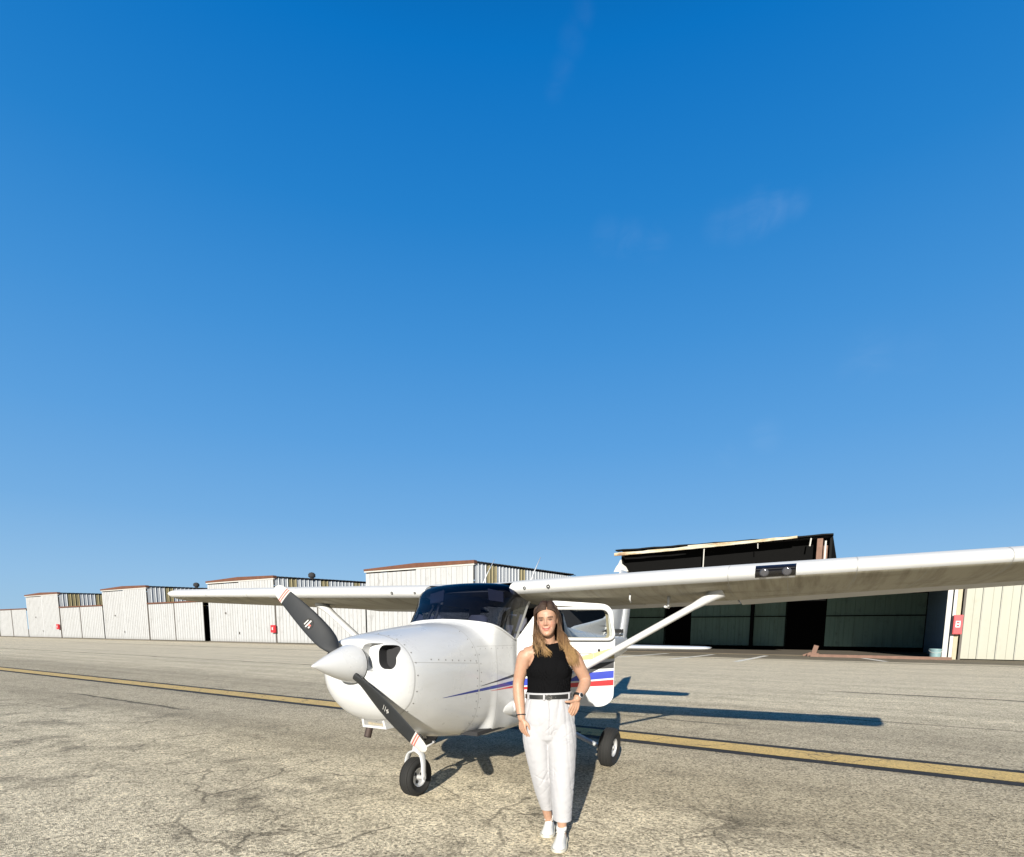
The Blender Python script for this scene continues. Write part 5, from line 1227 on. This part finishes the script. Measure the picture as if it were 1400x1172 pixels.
# shoes
M_shoe = cloth('white_knit_shoe', (.58, .58, .56), .8, 420.0); M_sole = simple('cream_shoe_sole', (.45, .43, .36), .6, var=.1, scale=30)
def shoe(toe, heel, lift=0.0):
    toe = Vector((*toe, 0)); heel = Vector((*heel, 0)); d = (toe-heel).normalized(); s = Vector((-d.y, d.x, 0)); Lg = (toe-heel).length
    r = empty('shoe', heel-PO); r.parent = person
    prof = [(.0, .020, .045, .030), (.05, .030, .075, .032), (.14, .036, .088, .034), (.26, .037, .098, .032), (.40, .037, .082, .026), (.52, .041, .066, .024), (.66, .0455, .054, .024), (.80, .044, .044, .024), (.91, .034, .034, .026), (.97, .022, .027, .028), (1.0, .010, .020, .030)]
    up_, so = [], []
    for u, hw, ht, zs in prof:
        hw *= 1.14; ht *= 1.2; c = d*(u*Lg); k = 18
        up_.append([c+s*hw*math.copysign(abs(math.cos(a))**.8, math.cos(a))*(1-.30*max(0, math.sin(a)))+Vector((0, 0, zs-.012+max(0, ht-zs+.012)*max(0, math.sin(a))**.8-.004*max(0, -math.sin(a)))) for a in [2*math.pi*j/k for j in range(k)]])
        so.append([c*1.0+s*(hw+.0045)*x+Vector((0, 0, z)) for x, z in ((-.9, .002+.010*max(0, u-.85)/.15), (.9, .002+.010*max(0, u-.85)/.15), (1, .010+.008*max(0, u-.8)/.2), (1.02, zs), (.96, zs+.003), (-.96, zs+.003), (-1.02, zs), (-1, .010+.008*max(0, u-.8)/.2))])
    m = MB(); m.loft(up_); o = m.obj('upper', M_shoe, r, smooth=True); sb = o.modifiers.new('s', 'SUBSURF'); sb.levels = sb.render_levels = 2
    m = MB(); m.loft(so); m.obj('sole', M_sole, r, auto=40)
    m = MB(); ctr = d*(.22*Lg); m.loft([[ctr+d*math.cos(a)*(.047-e)+s*math.sin(a)*(.034-e*.8)+Vector((0, 0, z+.012*math.cos(a)*-.6)) for a in [2*math.pi*k/20 for k in range(20)]] for e, z in ((.0, .094), (-.006, .118), (.000, .138), (.010, .132), (.012, .09))]); m.obj('collar', M_shoe, r, smooth=True)
    for j in range(5):
        u = .40+.066*j; ht = .095-.0085*j; c = d*(u*Lg); m = MB()
        m.tube([c+s*.026+Vector((0, 0, ht-.017)), c+s*.014+Vector((0, 0, ht-.001)), c+Vector((0, 0, ht+.003)), c-s*.014+Vector((0, 0, ht-.001)), c-s*.026+Vector((0, 0, ht-.017))], .0032, 6); m.obj('lace', M_shoe, r, smooth=True)
    m = MB(); c = d*(.39*Lg)+Vector((0, 0, .101)); 
    for sg in (1, -1): m.tube([c, c+s*sg*.020+Vector((0, 0, .012)), c+s*sg*.034+d*.012, c+s*sg*.012+d*.008], .0028, 6)
    m.obj('lace_bow', M_shoe, r, smooth=True)
shoe((.259, 3.865), (.303, 4.115)); shoe((.318, 3.590), (.376, 3.862))
# bracelet and watch
m = MB(); c = W(.0655, 3.806, .938); ax = Vector((.06, -.30, -.95)).normalized(); a1 = ax.orthogonal().normalized(); b1 = ax.cross(a1)
m.tube([c+(a1*math.cos(t_)+b1*math.sin(t_))*.0315 for t_ in [2*math.pi*k/24 for k in range(25)]], .004, 8, 0, False); m.obj('bracelet', M_belt, person, smooth=True)
wt = empty('wrist_watch', W(.458, 3.784, 1.078)); wt.parent = person
ax = Vector((-.40, -.52, -.72)).normalized(); out_ = Vector((.55, -.80, .2)); out_ = (out_-ax*out_.dot(ax)).normalized(); sd = ax.cross(out_)
m = MB(); m.loft([[ax*q*.009+(out_*math.cos(t_)+sd*math.sin(t_))*rr for q, rr in ((-1, .029), (-1, .0325), (1, .0325), (1, .029))] for t_ in [2*math.pi*k/28 for k in range(29)]], 0, True, False); m.obj('strap', M_belt, wt, auto=40)
m = MB(); m.lathe([(0, .017), (.006, .0185), (.009, .0165)], out_*.031, out_, 20); m.obj('case', M_alu, wt, auto=40)
m = MB(); m.lathe([(0, .0145), (.0008, .0145)], out_*.0402, out_, 20); m.obj('dial', M_belt, wt)

# ---- hair
hr = NT('brown_to_blond_hair'); geo = hr.n('ShaderNodeNewGeometry').outputs['Position']; z = hr.sep(geo)[2]; n1 = hr.noise(hr.mapping(geo, scale=(90, 90, 4)), 1.0, 3, .6)
k = hr.math('ADD', hr.rng(z, 1.66, 1.34), hr.math('MULTIPLY', hr.math('SUBTRACT', n1, .5), .9), clamp=True)
hr.p(Base_Color=hr.ramp(k, [(0.0, (.030, .016, .009)), (.35, (.060, .032, .016)), (.6, (.115, .062, .027)), (1.0, (.30, .185, .08))]), Roughness=.6, Specular_IOR_Level=.3); hr.b.inputs['Anisotropic'].default_value = .4
rnd = random.Random(11)
m = MB()
def strand(pts, r0, r1):
    c = catmull(pts, 4); n = len(c); m.tube(c, [(r0*(1-i/(n-1))+r1*i/(n-1))*(.6 if i == 0 else 1) for i in range(n)], 6, 0, True, .6)
# cap that closes the crown and the back of the head
secs = []
def scalp(x, ph, off):      # point over the skull: ph 0 = forehead side, 180 = nape side
    k = math.sqrt(max(0.0, 1-min(1, abs(x)/(.0735+off))**2)); return (x, .012-(.0845+off)*k*math.cos(R(ph)) if ph < 90 else .012-(.093+off)*k*math.cos(R(ph)), .036+(.084+off)*k*math.sin(R(ph)))
for i in range(31):
    x = -.0765+.153*i/30; secs.append([H(*scalp(x, ph, .0035)) for ph in (24+abs(x)*150, 40, 55, 70, 85, 100, 115, 130, 145, 160, 175, 190)])
m.loft(secs, 0, False, False)
for side in (-1, 1):
    N = 420
    for i in range(N):
        a = ((i+rnd.random())/N)**1.15; lay = rnd.random(); o_ = .003+.010*lay
        j = lambda s: rnd.uniform(-s, s)
        ph = 26+104*a
        p0 = H(*scalp(.012+side*.002, ph, .0055+.002*lay)); p1 = H(*scalp(.006+side*.038, ph-3+8*a, .008+o_*.6)); 
        p2 = H(side*(.0655+o_*.6), -.0585+.150*a+j(.004), .052+.010*math.sin(math.pi*a)+j(.006))
        p3 = H(side*(.0735+o_), -.040+.138*a+j(.005), .000+j(.008))
        p4 = H(side*(.0745+o_+j(.003)), -.032+.126*a+j(.006), -.062)
        wv = .006*math.sin(i*1.7)
        if side < 0:       # picture left: falls close to the neck and over the front of the shoulder
            tx = .160+.078*rnd.random()-.02*(1-a); fy = 3.745+.16*a
            if a > .45: tx = .165+.10*rnd.random(); fy = 3.90+.04*rnd.random()
            p5 = W(tx-.004+wv, fy+.01, 1.475+j(.01)); L_ = rnd.uniform(1.34, 1.465) if a < .45 else rnd.uniform(1.36, 1.42)
            if a < .10: p6 = W(.222+.055*rnd.random(), 3.742, 1.345+.04*rnd.random()); p5 = W(.183+j(.012), 3.762, 1.465)
            else: p6 = W(tx+.014+j(.014), fy-.012, L_)
            pts = [p0, p1, p2, p3, p4, p5, p6]
            if rnd.random() < .30: continue
        else:              # picture right: swept outwards over the shoulder and upper arm
            tx = .325+.055*rnd.random(); fy = 3.775+.12*a
            p5 = W(tx+wv, fy, 1.475+j(.012)); u = rnd.random()
            p6 = W(.362+.074*u+j(.012)-wv, 3.782+.075*a, 1.385+j(.018)); p7 = W(.395+.074*u+j(.016)+wv, 3.790+.075*a, rnd.uniform(1.275, 1.36))
            pts = [p0, p1, p2, p3, p4, p5, p6]+([p7] if rnd.random() > .25 else [])
            if rnd.random() < .25: continue
        strand(pts, .0030+.0012*rnd.random(), .0007)
for i in range(150):        # back of the head
    a = rnd.uniform(-1, 1); q = rnd.random()
    strand([H(.01+.02*a, .055, .118), H(.055*a, .105+.006*q, .075), H(.072*a, .118+.006*q, .01), H(.075*a, .112, -.06), W(.25+.085*a+.02, 3.93+.01*q, 1.46), W(.262+.10*a+.02, 3.945, rnd.uniform(1.30, 1.38))], .005, .001)
for i in range(150):        # fill behind the ears, beside the neck
    s_ = -1 if i % 2 else 1; q = rnd.random(); r2 = rnd.random()
    strand([H(s_*.060, .04+.03*q, .085), H(s_*(.072+.006*r2), .02+.06*q, .03), H(s_*(.070+.010*r2), .005+.075*q, -.03), H(s_*(.060+.020*r2), .000+.08*q, -.09), W(.250+s_*(.062+.03*r2), 3.80+.09*q, 1.455), W(.255+s_*(.075+.03*r2), 3.80+.09*q, rnd.uniform(1.38, 1.43))], .0048, .001)
for i in range(60):        # loose hairs
    s_ = rnd.choice((-1, 1)); u = rnd.random()
    strand([H(.01, -.02+.06*u, .124), H(s_*(.06+.015*u), -.02, .092), H(s_*.090, -.02, .0), H(s_*(.092+.01*u), -.02, -.07), H(s_*(.10+.03*u)+.01, -.02, -.15-.05*u)], .0009, .0004)
m.obj('hair', hr.m, person, smooth=True)
